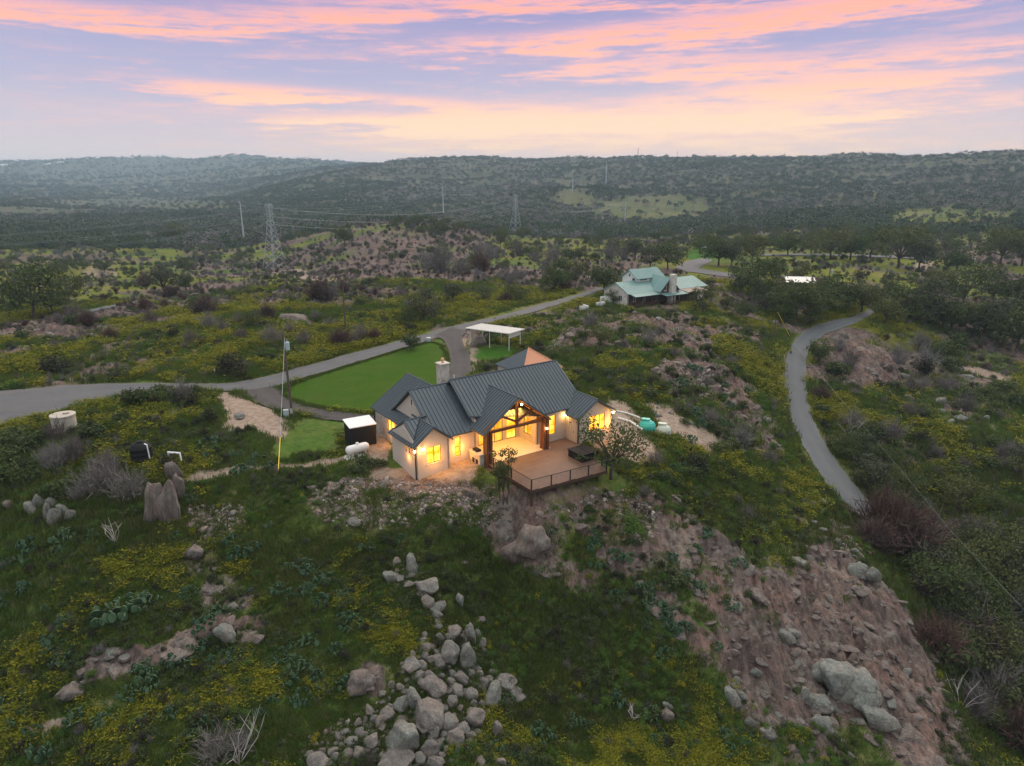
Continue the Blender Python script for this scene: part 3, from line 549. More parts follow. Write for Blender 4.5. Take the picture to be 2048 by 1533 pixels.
def wall(p, q, zb_, top, ops, m, parent=None, th=.2, name='wall', glow='glow', frame='trimd', mull=1, side=1):
    """a wall from p to q in plan; top: list of (s, z); ops: list of (s0, s1, z0, z1, mullions, crossbars); outside is right of p->q for side 1"""
    parent = parent or house; p = np.array(p, float); q = np.array(q, float); Ln = np.linalg.norm(q - p); d = (q - p) / Ln; nrm = np.array([d[1], -d[0]]) * side
    tf = lambda s: np.interp(s, [t_[0] for t_ in top], [t_[1] for t_ in top]); B_ = MB()
    cuts = sorted(set([0, Ln] + [t_[0] for t_ in top] + [c for o in ops for c in o[:2]]))
    P3 = lambda s, z, dep=0: (*(p + d * s - nrm * dep), z)
    for s0, s1 in zip(cuts[:-1], cuts[1:]):
        if s1 - s0 < 1e-4: continue
        iv = [(zb_, zb_, None, None)]; hs = sorted([(o[2], o[3]) for o in ops if o[0] <= s0 + 1e-4 and o[1] >= s1 - 1e-4]); z = zb_
        for h0, h1 in hs:
            if h0 > z + 1e-3: B_.prism([P3(s0, z), P3(s1, z), P3(s1, h0), P3(s0, h0)], (*(-nrm * th), 0))
            z = h1
        B_.prism([P3(s0, z), P3(s1, z), P3(s1, tf(s1)), P3(s0, tf(s0))], (*(-nrm * th), 0))
    wo = B_.build(name, m, parent)
    for o in ops:
        s0, s1, z0, z1 = o[:4]; nm_, nc = (o[4], o[5]) if len(o) > 4 else (1, 0); F = MB(); fw = .05
        bar = lambda a0, a1, c0, c1: F.prism([P3(a0, c0, .04), P3(a1, c0, .04), P3(a1, c1, .04), P3(a0, c1, .04)], (*(-nrm * .07), 0))
        bar(s0, s0 + fw, z0, z1); bar(s1 - fw, s1, z0, z1); bar(s0 + fw, s1 - fw, z0, z0 + fw); bar(s0 + fw, s1 - fw, z1 - fw, z1)
        for k in range(1, nm_ + 1): c_ = s0 + (s1 - s0) * k / (nm_ + 1); bar(c_ - .03, c_ + .03, z0 + fw, z1 - fw)
        for k in range(1, nc + 1): c_ = z0 + (z1 - z0) * k / (nc + 1); F.prism([P3(s0 + fw, c_ - .02, .05), P3(s1 - fw, c_ - .02, .05), P3(s1 - fw, c_ + .02, .05), P3(s0 + fw, c_ + .02, .05)], (*(-nrm * .05), 0))
        fo = F.build(o[6] if len(o) > 6 else 'window', M[frame], parent)
        MB().prism([P3(s0, z0, .08), P3(s1, z0, .08), P3(s1, z1, .08), P3(s0, z1, .08)], (*(-nrm * .02), 0)).build('pane', M[o[7] if len(o) > 7 else glow], fo)
        if z0 > FL + .4:
            MB().prism([P3(s0 - .08, z0 - .12, -.05), P3(s1 + .08, z0 - .12, -.05), P3(s1 + .08, z0 - .005, -.05), P3(s0 - .08, z0 - .005, -.05)], (*(-nrm * .12), 0)).build('sill', M['plaster'], fo)
    return wo
PL = M['plaster']
# --- walls of the front left wing
wall((0, 5.0), (0, 0), -.6, [(0, 3.45), (2.5, 4.75), (5.0, 3.45)], [(3.0, 3.28, 2.35, 3.15, 0, 0), (3.7, 3.98, 2.35, 3.15, 0, 0), (4.4, 4.68, 2.35, 3.15, 0, 0)], PL)
wall((0, 0), (3.6, 0), -.6, [(0, 3.45), (1.8, 4.85), (3.6, 3.45)], [(1.18, 2.72, 1.35, 3.0, 1, 0)], PL)
wall((3.6, 0), (3.6, .75), -.4, [(0, 3.45), (.75, 3.45)], [], PL)
wall((3.6, .75), (7.1, .75), -.4, [(0, 3.5), (3.5, 3.5)], [(1.05, 1.72, 1.0, 3.0, 0, 1)], PL)
wall((7.1, .75), (7.1, 2.8), -.4, [(0, 3.9), (2.05, 3.9)], [], PL)
# --- left block: stone side, gable above
wall((1.8, 13.0), (1.8, 5.0), -.4, [(0, 3.3), (8, 3.3)], [(3.2, 4.8, 1.45, 2.95, 1, 0)], M['stone'])
wall((2.5, 9.9), (2.5, .9), 3.5, [(0, 3.5), (4.57, 6.85), (9.0, 3.5)], [(4.35, 4.6, 5.5, 6.05, 0, 0, 'attic_vent', 'black')], PL)
wall((9.6, 13.0), (1.8, 13.0), -.3, [(0, 3.4), (3.7, 6.0), (7.8, 3.4)], [(2.2, 3.8, 1.4, 3.1, 1, 0), (5.0, 6.2, 1.4, 3.1, 1, 0)], M['stone'])
# --- big block
wall((7.0, 9.6), (7.0, .75), 3.5, [(0, 3.6), (4.95, 7.35), (8.85, 4.2)], [], PL)
wall((20.0, -.3), (20.0, 9.6), -.4, [(0, 3.5), (4.95, 7.35), (9.9, 3.6)], [], PL)
wall((20.0, 9.6), (7.0, 9.6), -.3, [(0, 3.6), (13, 3.6)], [(3, 4.6, 1.4, 3.1, 1, 0), (8, 9.2, .55, 2.7, 0, 0, 'door', 'timber')], PL)
wall((13.9, -.3), (17.75, -.3), -.3, [(0, 3.75), (3.85, 3.75)], [(.55, 2.45, 1.25, 3.35, 1, 1)], PL)
# porch room: right side wall with window, glazed back, high lights
wall((13.9, 2.8), (13.9, -.3), FL, [(0, 4.4), (3.1, 4.15)], [(.8, 2.1, 1.2, 3.1, 1, 1, 'window', 'glow2')], PL)
wall((7.1, 2.8), (13.9, 2.8), FL, [(0, 4.05), (3.4, 6.4), (6.8, 4.05)], [(.25, 1.25, .55, 3.0, 0, 0), (1.6, 4.6, .55, 3.15, 2, 0, 'sliding_door', 'glow2'), (5.1, 6.3, .55, 3.0, 0, 1), (2.2, 3.2, 3.5, 5.0, 0, 0), (3.6, 4.6, 3.5, 5.0, 0, 0), (4.9, 5.5, 3.5, 4.3, 0, 0)], PL)
# --- right wing
wall((17.75, -.3), (17.75, -2.4), -.3, [(0, 3.4), (2.1, 3.4)], [], M['boardbat'])
bt = MB()
for k in range(6): bt.box(17.72, 17.75, -.55 - k * .36, -.6 - k * .36, FL, 3.35)
bt.build('batten', M['boardbat'], house)
wall((17.75, -2.4), (22.4, -2.4), -.5, [(0, 3.25), (2.33, 4.75), (4.65, 3.25)], [(1.5, 3.7, 1.35, 3.15, 2, 0)], PL)
wall((22.4, -2.4), (22.4, 5.0), -.5, [(0, 3.25), (7.4, 3.25)], [(3, 4.4, 1.4, 3.1, 1, 0)], PL)
wall((22.4, 5.0), (20.0, 5.0), -.4, [(0, 3.25), (2.4, 3.25)], [], PL)
# --- roofs (slopes of about nine in twelve)
zl = lambda a, b: 3.5 + .75 * (b - .5)                                     # left block, front slope
zlb = lambda a, b: 3.5 + .75 * (10.16 - b)
roof_plane([(2.15, .42), (7.05, .42), (7.05, 5.33), (2.15, 5.33)], zl, 1)
roof_plane([(2.15, 5.33), (7.05, 5.33), (7.05, 10.2), (2.15, 10.2)], zlb, 1)
cap((2.15, 5.33, 7.16), (7.0, 5.33, 7.16))
zh = lambda a, b: 3.38 + .68 * (a - 1.5)                                   # the long left eave under the gable and the back wing
roof_plane([(1.45, 4.6), (2.5, 4.6), (2.5, 9.7), (6.0, 9.7), (6.0, 13.35), (1.45, 13.35)], zh, 0)
zh2 = lambda a, b: 3.38 + .68 * (10.5 - a)
roof_plane([(6.0, 6.5), (10.5, 6.5), (10.5, 13.35), (6.0, 13.35)], zh2, 0)
roof_plane([(2.6, 8.0), (6.0, 6.2), (6.0, 9.7), (2.6, 9.7)], zh, 0)
cap((6.0, 6.5, 6.45), (6.0, 13.35, 6.45))
# wing with two crossing gables
zw = lambda a, b: 3.42 + .78 * (a + .28); zwr = lambda a, b: 3.42 + .78 * (3.88 - a)
roof_plane([(-.28, -.4), (1.8, -.4), (1.8, 2.5), (-.28, .1)], zw, 0)
roof_plane([(1.8, -.4), (3.88, -.4), (3.88, .42), (3.88, 2.0), (1.8, 4.2)], zwr, 0)
zwf = lambda a, b: 3.42 + .62 * (b + .32); zwb = lambda a, b: 3.42 + .62 * (5.32 - b)
roof_plane([(.12, .5), (1.8, 2.45), (2.5, 2.5), (.12, 2.5)], zwf, 1)
roof_plane([(.12, 2.5), (2.6, 2.5), (2.6, 5.3), (.12, 5.3)], zwb, 1)
cap((1.8, -.4, 5.06), (1.8, 2.5, 5.06)); cap((.12, 2.5, 5.2), (2.6, 2.5, 5.2))
roof_plane([(-.32, .1), (.3, .1), (.3, 5.3), (-.32, 5.3)], lambda a, b: 3.3 + .5 * (a + .32), 0, th=.1)
MB().prism([(.28, .6, 3.6), (.28, 4.9, 3.6), (.28, 2.5, 4.95)], (.1, 0, 0)).build('gable', PL, house)
# big block
zbf = lambda a, b: 3.8 + .75 * (b + .43); zbb = lambda a, b: 3.8 + .75 * (9.73 - b)
roof_plane([(6.45, .9), (14.2, -.45), (20.35, -.45), (20.35, 4.65), (6.45, 4.65)], zbf, 1)
roof_plane([(6.45, 4.65), (20.35, 4.65), (20.35, 9.9), (6.45, 9.9)], zbb, 1)
cap((6.45, 4.65, 7.66), (20.35, 4.65, 7.66))
# porch gable
zpl = lambda a, b: 3.75 + .735 * (a - 6.5); zpr = lambda a, b: 3.75 + .735 * (14.5 - a)
roof_plane([(6.4, -1.85), (10.5, -1.85), (10.5, 3.6), (7.4, 2.0), (6.4, 2.0)], zpl, 0, under=M['pine'])
roof_plane([(10.5, -1.85), (14.6, -1.85), (14.6, -.2), (10.5, 3.6)], zpr, 0, under=M['pine'])
cap((10.5, -1.85, 6.72), (10.5, 3.6, 6.72))
# right wing
zrl = lambda a, b: 3.3 + .63 * (a - 17.4); zrr = lambda a, b: 3.3 + .63 * (22.75 - a)
roof_plane([(17.4, -2.8), (20.07, -2.8), (20.07, 1.2), (17.4, -.6)], zrl, 0)
roof_plane([(20.07, -2.8), (22.75, -2.8), (22.75, 5.3), (20.07, 5.3)], zrr, 0)
roof_plane([(20.2, 1.2), (20.07, 5.3), (20.36, 5.3), (20.36, 1.2)], zrl, 0)
cap((20.07, -2.8, 5.0), (20.07, 1.3, 5.0))
# chimney with a pot, rear copper roofed garage wing
ch_ = MB().box(6.55, 7.55, 6.5, 7.5, 4.5, 8.75).build('chimney', M['stone'], house)
MB().box(6.47, 7.63, 6.42, 7.58, 8.75, 8.86).build('cap_slab', M['concrete'], ch_); MB().lathe([(.13, 8.86), (.14, 9.15), (.2, 9.2), (.14, 9.35)], 10, (7.05, 7, 0)).build('flue', M['copper'], ch_)
MB().tube([(7.85, 6.1, 6.6), (7.85, 6.1, 7.6)], .06, 6).build('vent_pipe', M['steelw'], house)
# front left corner: downpipes
for a, b, z0 in ((-.03, -.06, -.2), (3.66, .68, .1), (1.72, 13.05, 0), (17.7, -2.46, .1)):
    MB().tube([(a, b, 3.35), (a, b, z0)], .06, 6).build('downpipe', M['trimd'], house)
# porch: slab, posts, truss
MB().box(6.9, 14.55, -1.75, 2.8, -.5, FL).build('porch_floor', M['concrete'], house)
MB().box(7.2, 17.6, -.3, 12.9, -.6, FL - .02).box(.15, 7.0, .9, 4.8, -.6, FL - .02).box(2.1, 7.0, 4.8, 12.8, -.6, FL - .02).box(17.9, 22.2, -2.2, 4.8, -.6, FL - .02).build('foundation', M['concrete'], house)
for a in (7.05, 14.0):
    p_ = MB()
    for da_, db_ in ((-.2, -.2), (.2, -.2), (-.2, .2), (.2, .2)): p_.box(a + da_ - .14, a + da_ + .14, -1.5 + db_ - .14, -1.5 + db_ + .14, FL - .1 if a > 8 else -.4, 3.9)
    p_.build('porch_post', M['timber'], house)
MB().box(6.6, 14.4, -1.62, -1.36, 3.55, 3.85).build('tie_beam', M['timber'], house)
MB().box(10.37, 10.63, -1.6, -1.38, 3.85, 6.5).build('king_post', M['timber'], house)
for sg in (-1, 1):
    MB().prism([(10.5, -1.56, 4.0), (10.5, -1.56, 4.25), (10.5 + sg * 2.0, -1.56, 5.25), (10.5 + sg * 2.0, -1.56, 5.0)], (0, .16, 0)).build('strut', M['timber'], house)
    MB().prism([(10.5, -1.6, 6.52), (10.5, -1.6, 6.27), (10.5 + sg * 3.95, -1.6, 3.37 + .25), (10.5 + sg * 3.95, -1.6, 3.87)], (0, .22, 0)).build('rafter', M['timber'], house)
# outdoor kitchen of stone at the left of the porch
k_ = MB().box(6.2, 7.0, -1.35, .55, -.3, 1.45).build('stone_counter', M['stone'], house); MB().box(6.12, 7.06, -1.42, .6, 1.45, 1.53).build('counter_top', M['concrete'], k_)
MB().box(6.35, 6.85, -.6, .2, 1.53, 1.72).build('grill', M['black'], k_)
for b in (-1.0, -.4): MB().box(6.17, 6.199, b, b + .4, .2, .9).build('counter_door', M['trimd'], k_)
# lamps
def sconce(a, b, z, da_, db_, w_, parent=None, e=True):
    f = MB().lathe([(.02, -.18), (.07, -.17), (.07, -.12), (.015, -.11), (.015, .12), (.09, .13), (.05, .2)], 8, (a, b, z)).build('wall_lamp', M['trimd'], parent or house)
    MB().lathe([(.01, -.1), (.085, -.07), (.1, .03), (.05, .12)], 8, (a, b, z)).build('bulb', M['bulb'], f)
    l = bpy.data.lights.new('lamp_light', 'POINT'); l.energy = w_ * .8; l.color = (1, .52, .13); l.shadow_soft_size = .08; lo = bpy.data.objects.new('lamp_light', l); COL.objects.link(lo); lo.parent = house; lo.location = (a + da_, b + db_, z - .05)
sconce(-.14, -.14, 2.95, -.12, -.12, 38); sconce(.75, -.14, 2.95, 0, -.15, 22)
sconce(10.75, -1.95, 6.0, 0, -.1, 10); sconce(22.55, -2.5, 3.0, .15, -.12, 70); sconce(13.95, -1.95, 2.8, 0, -.2, 9); sconce(17.6, -.5, 3.1, -.15, -.15, 14)
sconce(8.9, -1.2, 4.9, 0, 0, 16); sconce(12.3, 2.6, 4.7, 0, -.15, 22); sconce(11.6, 2.6, 5.0, 0, -.15, 16)
l = bpy.data.lights.new('porch_light', 'AREA'); l.shape = 'RECTANGLE'; l.size = 4; l.size_y = 2.2; l.energy = 185; l.color = (1, .50, .11); lo = bpy.data.objects.new('porch_light', l); COL.objects.link(lo); lo.parent = house; lo.location = (10.5, .7, 4.6)
l = bpy.data.lights.new('ceiling_light', 'AREA'); l.shape = 'RECTANGLE'; l.size = 5; l.size_y = 2.4; l.energy = 150; l.color = (1, .46, .09); lo = bpy.data.objects.new('ceiling_light', l); COL.objects.link(lo); lo.parent = house; lo.location = (10.5, .6, 3.7); lo.rotation_euler = (math.pi, 0, 0)
for a, b, e in ((1.95, -.5, 30), (5.0, .1, 36), (21.9, -3.0, 25), (1.3, 8.6, 25), (-.35, 1.4, 8)):
    l = bpy.data.lights.new('window_glow', 'POINT'); l.energy = e * 1.6; l.color = (1, .42, .08); l.shadow_soft_size = .3; lo = bpy.data.objects.new('window_glow', l); COL.objects.link(lo); lo.parent = house; lo.location = (a, b, 1.9)

# ================================================================== deck, hot tub, shed, tanks
deck = empty('timber_deck', (HO[0], HO[1], 0), R(90) - HAZ, 'brown timber deck with wire railing in front of the glowing porch', 'deck')
DT = .47; bd = MB(); poly = [(6.95, -8.75), (15.5, -9.35), (17.7, -2.6), (17.7, -.35), (14.6, -.35), (14.6, -1.8), (6.95, -1.8)]
k = -9.3
while k < -.35:
    c = clip_line(poly, 1, k + .07)
    for s, e in zip(c[::2], c[1::2]): bd.box(s, e, k, k + .133, DT - .035 - .004 * rnd.random(), DT + .004 * rnd.random())
    k += .142
tag(bd.build('deck_board', M['deck'], deck), kind='stuff')
fb = MB(); pp = [(6.93, -1.9), (6.93, -8.79), (15.52, -9.4), (17.75, -2.65)]
for p, q in zip(pp[:-1], pp[1:]): fb.prism([(*p, DT - .32), (*q, DT - .32), (*q, DT - .01), (*p, DT - .01)], (.04, .04, 0))
fb.build('fascia', M['deckd'], deck)
jm = MB()
for k in np.arange(7.3, 15.4, .6): jm.box(k, k + .05, -8.7, -1.9, DT - .28, DT - .05)
tag(jm.build('joist', M['deckd'], deck), kind='stuff')
for a in (7.2, 9.9, 12.6, 15.2):
    for b in (-8.4, -4.5): MB().box(a - .09, a + .09, b - .09, b + .09, -3., DT - .05).build('pier', M['deckd'], deck)
rails = [(6.98, -2.6), (6.98, -5.6), (6.98, -8.72), (9.1, -8.88), (11.2, -9.03), (13.3, -9.18), (15.44, -9.33), (15.8, -8.3)]
for a, b in rails: MB().box(a - .045, a + .045, b - .045, b + .045, DT, DT + 1.02).build('rail_post', M['trimd'], deck)
for p, q in zip(rails[:-1], rails[1:]):
    MB().tube([(*p, DT + 1.0), (*q, DT + 1.0)], .03, 5).build('handrail', M['trimd'], deck)
    wr = MB()
    for h in np.arange(.1, .95, .12): wr.tube([(*p, DT + h), (*q, DT + h)], .008, 3, False)
    n = int(math.dist(p, q) / .14)
    for i in range(1, n): f = i / n; x_, y_ = p[0] + (q[0] - p[0]) * f, p[1] + (q[1] - p[1]) * f; wr.tube([(x_, y_, DT + .05), (x_, y_, DT + .98)], .006, 3, False)
    tag(wr.build('wire_mesh', M['trimd'], deck), kind='stuff')
st_ = MB()
for i in range(3): st_.box(6.2 - i * .3, 6.6 - i * .3 + .28, -2.9, -1.9, .05 - i * .2, .3 - i * .14)
st_.build('step', M['deckd'], deck)
tub = empty('hot_tub', (*HW(15.75, -5.55), DT), R(90) - HAZ, 'square black covered hot tub standing on the deck', 'hot tub')
MB().box(-1.05, 1.05, -1.05, 1.05, .01, .68).build('shell', M['black'], tub)
MB().box(-1.12, -.02, -1.12, 1.12, .69, .80).build('cover', M['black'], tub); MB().box(.02, 1.12, -1.12, 1.12, .69, .80).build('cover', M['black'], tub)
for k in range(6): MB().box(-.95 + k * .34, -.95 + k * .34 + .2, -1.07, -1.052, .08, .6).build('side_panel', M['trimd'], tub)

p0 = P(722, 888, .3)
shed = empty('metal_shed', (p0[0], p0[1], .25), R(30), 'small black shed with white roof beside the stone end wall', 'shed')
MB().box(-1.35, 1.35, -1.1, 1.1, -.2, 2.35).build('body', M['black'], shed)
rf = MB()
for k in range(12): rf.box(-1.3 + k * .22, -1.26 + k * .22, -1.11, -1.1, .0, 2.3)
for k in range(9): rf.box(-1.36, -1.35, -1.0 + k * .24, -.96 + k * .24, 0, 2.3)
tag(rf.build('cladding_rib', M['trimd'], shed), kind='stuff')
MB().prism([(-1.45, -1.2, 2.36), (1.45, -1.2, 2.36), (1.45, 1.2, 2.6), (-1.45, 1.2, 2.6)], (0, 0, .09)).build('roof', M['white'], shed)

p0 = P(716, 913, .1)
pt = empty('propane_tank', (p0[0], p0[1], zt(p0[0], p0[1])), R(38), 'white horizontal propane tank on concrete pad below the black shed', 'tank')
prof = [(.02, -1.25), (.25, -1.2), (.4, -1.05), (.45, -.85), (.45, .85), (.4, 1.05), (.25, 1.2), (.02, 1.25)]
b_ = MB(); n_ = 16; vs = [(z, r * math.cos(2 * math.pi * k / n_), .75 + r * math.sin(2 * math.pi * k / n_)) for r, z in prof for k in range(n_)]
b_.add(vs, [(i * n_ + k, i * n_ + (k + 1) % n_, (i + 1) * n_ + (k + 1) % n_, (i + 1) * n_ + k) for i in range(len(prof) - 1) for k in range(n_)]).build('tank_body', M['white'], pt, True)
MB().lathe([(.15, 1.15), (.17, 1.3), (.12, 1.38), (.02, 1.4)], 12).build('dome', M['white'], pt)
for x_ in (-.7, .7): MB().box(x_ - .1, x_ + .1, -.4, .4, .05, .45).build('saddle', M['concrete'], pt)
MB().box(-1.5, 1.5, -.6, .6, -.25, .06).build('pad', M['steelw'], pt)

def ribtank(name, u, v, rad, hgt, m, label, style):
    p = G([(u, v)])[0]; o = empty(name, p, 0, label, 'tank')
    if style == 'dome':      # ribbed green septic tank with lids
        b = MB(); n = 40; vs = []; pr = [(1.0, -.3), (1.02, .25), (.98, .6), (.8, .95), (.45, 1.2), (.2, 1.25)]
        for r, z in pr:
            for k in range(n): q = rad * r * (1 + (.045 if k % 4 < 2 else 0)); vs.append((q * math.cos(2 * math.pi * k / n), q * math.sin(2 * math.pi * k / n), z * hgt))
        b.add(vs, [(i * n + k, i * n + (k + 1) % n, (i + 1) * n + (k + 1) % n, (i + 1) * n + k) for i in range(len(pr) - 1) for k in range(n)] + [tuple(range(5 * n, 6 * n))]); b.build('tank_body', m, o)
        for a_, d_ in ((.5, 0.), (2.8, .45)): x_, y_ = rad * d_ * math.cos(a_), rad * d_ * math.sin(a_); lid = MB().lathe([(.28, 1.1 * hgt), (.3, 1.38 * hgt), (.33, 1.4 * hgt), (.33, 1.48 * hgt), (.03, 1.52 * hgt)], 16, (x_, y_, 0)).build('lid', m, o)
    return o
ribtank('septic_tank', 1294, 857, .95, .8, M['teal'], 'teal ribbed septic tank with two lids right of the house', 'dome')
ribtank('septic_tank', 1327, 866, .82, .8, M['pale'], 'pale green ribbed tank right of the teal septic tank', 'dome')
# white pipe trench edging from the right wing to the tanks
q = G([(1236, 838), (1262, 846), (1285, 862)]); q[:, 2] += .12
tag(MB().tube(q, .14, 8).build('drain_pipe', M['white']), 'white drain pipe running from the house to the teal tank', 'pipe')
q = G([(1225, 822), (1255, 829), (1280, 838)]); q[:, 2] += .12
tag(MB().tube(q, .1, 8).build('drain_pipe', M['white']), 'thin white pipe behind the right end of the house', 'pipe')

p = G([(132, 866)])[0]
ct = empty('concrete_tank', p, 0, 'tall pale concrete cistern beside the wide left road', 'tank')
MB().lathe([(1.2, -.4), (1.2, 2.05)], 32).build('tank_wall', M['tank'], ct); MB().lathe([(1.27, 2.05), (1.27, 2.2), (1.1, 2.22)], 32).build('lid', M['tank'], ct)
MB().lathe([(.3, 2.22), (.32, 2.4), (.02, 2.42)], 12, (.3, .2, 0)).build('hatch', M['tank'], ct); MB().tube([(-.9, -.2, 2.2), (-.9, -.2, 2.55), (-.7, -.2, 2.55)], .05, 6).build('pipe', M['trimd'], ct)
seam = MB()
for k in range(3): seam.lathe([(1.212, .25 + k * .6), (1.212, .29 + k * .6)], 32)
tag(seam.build('joint', M['tank'], ct), kind='stuff')
p = G([(285, 921)])[0]
bt_ = empty('water_tank', p, 0, 'black plastic water tank on the rocky knoll at left', 'tank')
MB().lathe([(1.0, -.3), (1.0, .35), (1.03, .38), (1.0, .41), (1.0, .8), (1.03, .83), (1.0, .86), (1.0, 1.3), (1.03, 1.33), (.98, 1.4), (.78, 1.72), (.3, 1.92)], 32).build('tank_body', M['black'], bt_, True)
MB().lathe([(.27, 1.9), (.29, 2.03), (.02, 2.06)], 16).build('lid', M['black'], bt_)
MB().tube([(.75, -.5, 1.95), (1.05, -.65, 1.9), (1.15, -.7, .5)], .06, 8).build('pipe', M['white'], bt_)
q = G([(338, 922), (358, 935)])
pf = empty('pipe_frame', q[0], 0, 'white pipe bent over the rock right of the black water tank', 'pipe')
MB().tube([(0, 0, .9), (1.25, -.1, .85)], .11, 8).build('pipe', M['white'], pf); MB().tube([(1.25, -.1, .85), (1.6, -.7, -.6)], .08, 8).build('pipe', M['white'], pf); MB().tube([(0.05, 0, .85), (0.05, 0, -.6)], .08, 8).build('post', M['white'], pf)

# carport
W2 = lambda u, v, z: P(u, v, z)
near = [W2(942, 693, .2), W2(979, 699, .2), W2(1018, 704, .2)]; farp = [W2(974, 687, .2), W2(1009, 690, .2), W2(1047, 696, .2)]
o_ = near[0]; ax_ = near[2] - near[0]; Lc = float(np.linalg.norm(ax_)); rz = math.atan2(ax_[1], ax_[0])
cpo = empty('carport', (o_[0], o_[1], .2), rz, 'white open sided carport on slim posts beside the driveway', 'carport')
fw_ = float(abs(np.cross(ax_[:2] / Lc, (farp[2] - near[2])[:2])))
for i in range(3):
    for d_ in (0, fw_): MB().box(i * Lc / 2 - .05, i * Lc / 2 + .05, d_ - .05, d_ + .05, -.4, 3.05).build('post', M['steelw'], cpo)
rb = MB().prism([(-.7, -.6, 3.2), (Lc + .5, -.6, 3.2), (Lc + .5, fw_ + .6, 3.1), (-.7, fw_ + .6, 3.1)], (0, 0, -.1))
for k in range(30): s = -.6 + (Lc + 1.0) * k / 29; rb.prism([(s, -.6, 3.203), (s + .06, -.6, 3.203), (s + .06, fw_ + .6, 3.103), (s, fw_ + .6, 3.103)], (0, 0, .05))
rb.build('roof', M['steelw'], cpo)
for d_ in (0, fw_): MB().box(-.1, Lc + .1, d_ - .06, d_ + .06, 2.94, 3.06).build('beam', M['steelw'], cpo)
MB().box(Lc - .02, Lc + .02, .1, fw_ - .1, 2.2, 3.0).build('end_panel', M['steelw'], cpo)

# garage with hipped salmon metal roof behind the ridge
gx, gy = P(1057, 697, 5.3)[:2]
gr = empty('hip_roofed_garage', (gx, gy, .3), R(90) - HAZ, 'garage with salmon metal hip roof showing behind the dark ridge', 'garage')
GW, GD = 3.3, 3.3; MB().box(-GW + .3, GW - .3, -GD + .3, GD - .3, -.6, 2.6).build('wall', PL, gr)
AP = (0, 0, 5.0)
for i, (p, q) in enumerate((((-GW, -GD), (GW, -GD)), ((GW, -GD), (GW, GD)), ((GW, GD), (-GW, GD)), ((-GW, GD), (-GW, -GD)))):
    b_ = MB().prism([(*p, 2.6), (*q, 2.6), AP], (0, 0, -.1)); nr_ = 18
    for k in range(1, nr_):
        f = k / nr_; h = min(f, 1 - f) * 2; e = np.array([p[0] + (q[0] - p[0]) * f, p[1] + (q[1] - p[1]) * f, 2.62]); mid_ = np.array([(p[0] + q[0]) / 2, (p[1] + q[1]) / 2, 2.62]); tp = e + (np.array([0, 0, 5.02]) - mid_) * h
        b_.tube([e, tp], .035, 4, False)
    b_.build('roof', M['roof'] if i in (3, 2) else M['copper'], gr)
for p in ((-GW, -GD), (GW, -GD)): MB().tube([(*p, 2.65), (0, 0, 5.06)], .07, 6).build('hip_cap', M['copper'], gr)
MB().box(-1.3, 1.3, GD - .3, GD - .27, -.1, 2.2).build('garage_door', M['steelw'], gr)

# ================================================================== the green roofed house further off
GH_AZ = R(56); gp = P(1255, 614, -1)
gh = empty('green_roofed_house', (gp[0], gp[1], -1), R(90) - GH_AZ, 'stone house with pale green metal roofs and brown porch beyond the field', 'house')
Gm = M['greenroof']; St = M['stonew']; Bw = M['brownwood']
def gw(p, q, z0, top, ops, m): return wall(p, q, z0, top, ops, m, gh, glow='glassd', frame='white')
gw((0, 8.3), (0, 0), -1.5, [(0, 3.1), (4.15, 5.1), (8.3, 3.1)], [(5.2, 6.3, 1.0, 2.3, 1, 0), (2.2, 3.2, 1.0, 2.3, 1, 0)], St)
gw((0, 0), (15, 0), -1.5, [(0, 3.1), (15, 3.1)], [(1.2, 2.4, .9, 2.2, 1, 0), (4.2, 5.6, .4, 2.4, 1, 0), (8.6, 9.8, .4, 2.4, 1, 0), (12.6, 13.8, .8, 2.2, 1, 0)], Bw)
gw((15, 8.3), (0, 8.3), -1.5, [(0, 3.1), (15, 3.1)], [], St)
z1 = lambda a, b: 3.1 + .49 * b; z2 = lambda a, b: 3.1 + .49 * (8.3 - b)
roof_plane([(-.35, -.3), (15.2, -.3), (15.2, 4.15), (-.35, 4.15)], z1, 1, gh, Gm, .6)
roof_plane([(-.35, 4.15), (15.2, 4.15), (15.2, 8.6), (-.35, 8.6)], z2, 1, gh, Gm, .6)
roof_plane([(.3, -2.2), (8.3, -2.2), (8.3, -.3), (.3, -.3)], lambda a, b: 2.92 + .22 * (b + .3), 1, gh, Gm, .6, .1)
roof_plane([(8.3, -4.2), (15.6, -4.2), (15.6, -1.0), (8.3, -1.0)], lambda a, b: 2.85 + .14 * (b + .3), 1, gh, Gm, .6, .1)
MB().box(.6, 15.4, -2.0, -.01, -1.5, -.05).box(8.4, 15.4, -4.0, -2.01, -1.5, -.05).build('porch_floor', Bw, gh)
for a in (.6, 3.2, 5.8, 8.2): MB().box(a, a + .16, -2.05, -1.9, -.4, 2.5).build('porch_post', Bw, gh)
for a in (8.6, 10.8, 13, 15.2): MB().box(a, a + .16, -4.05, -3.9, -1.0, 2.3).build('porch_post', Bw, gh)
rl = MB()
for z in (.25, .6, .95): rl.box(.6, 8.3, -2.02, -1.96, z, z + .07).box(8.4, 15.4, -4.02, -3.96, z, z + .07)
for a in np.arange(.7, 15.3, .3): rl.box(a, a + .05, (-2.02 if a < 8.3 else -4.02), (-1.97 if a < 8.3 else -3.97), -.05, 1.0)
tag(rl.build('railing', Bw, gh), kind='stuff')
gw((6.0, 8.5), (6.0, 3.5), 3.4, [(0, 5.7), (2.5, 7.5), (5.0, 5.7)], [(2.1, 2.7, 5.9, 6.5, 0, 0), (3.3, 4.3, 5.0, 5.6, 0, 0)], M['white'])
gw((6.0, 3.5), (14.6, 3.5), 3.4, [(0, 5.7), (8.6, 5.7)], [(1.0, 3.4, 5.05, 5.6, 2, 0)], M['white'])
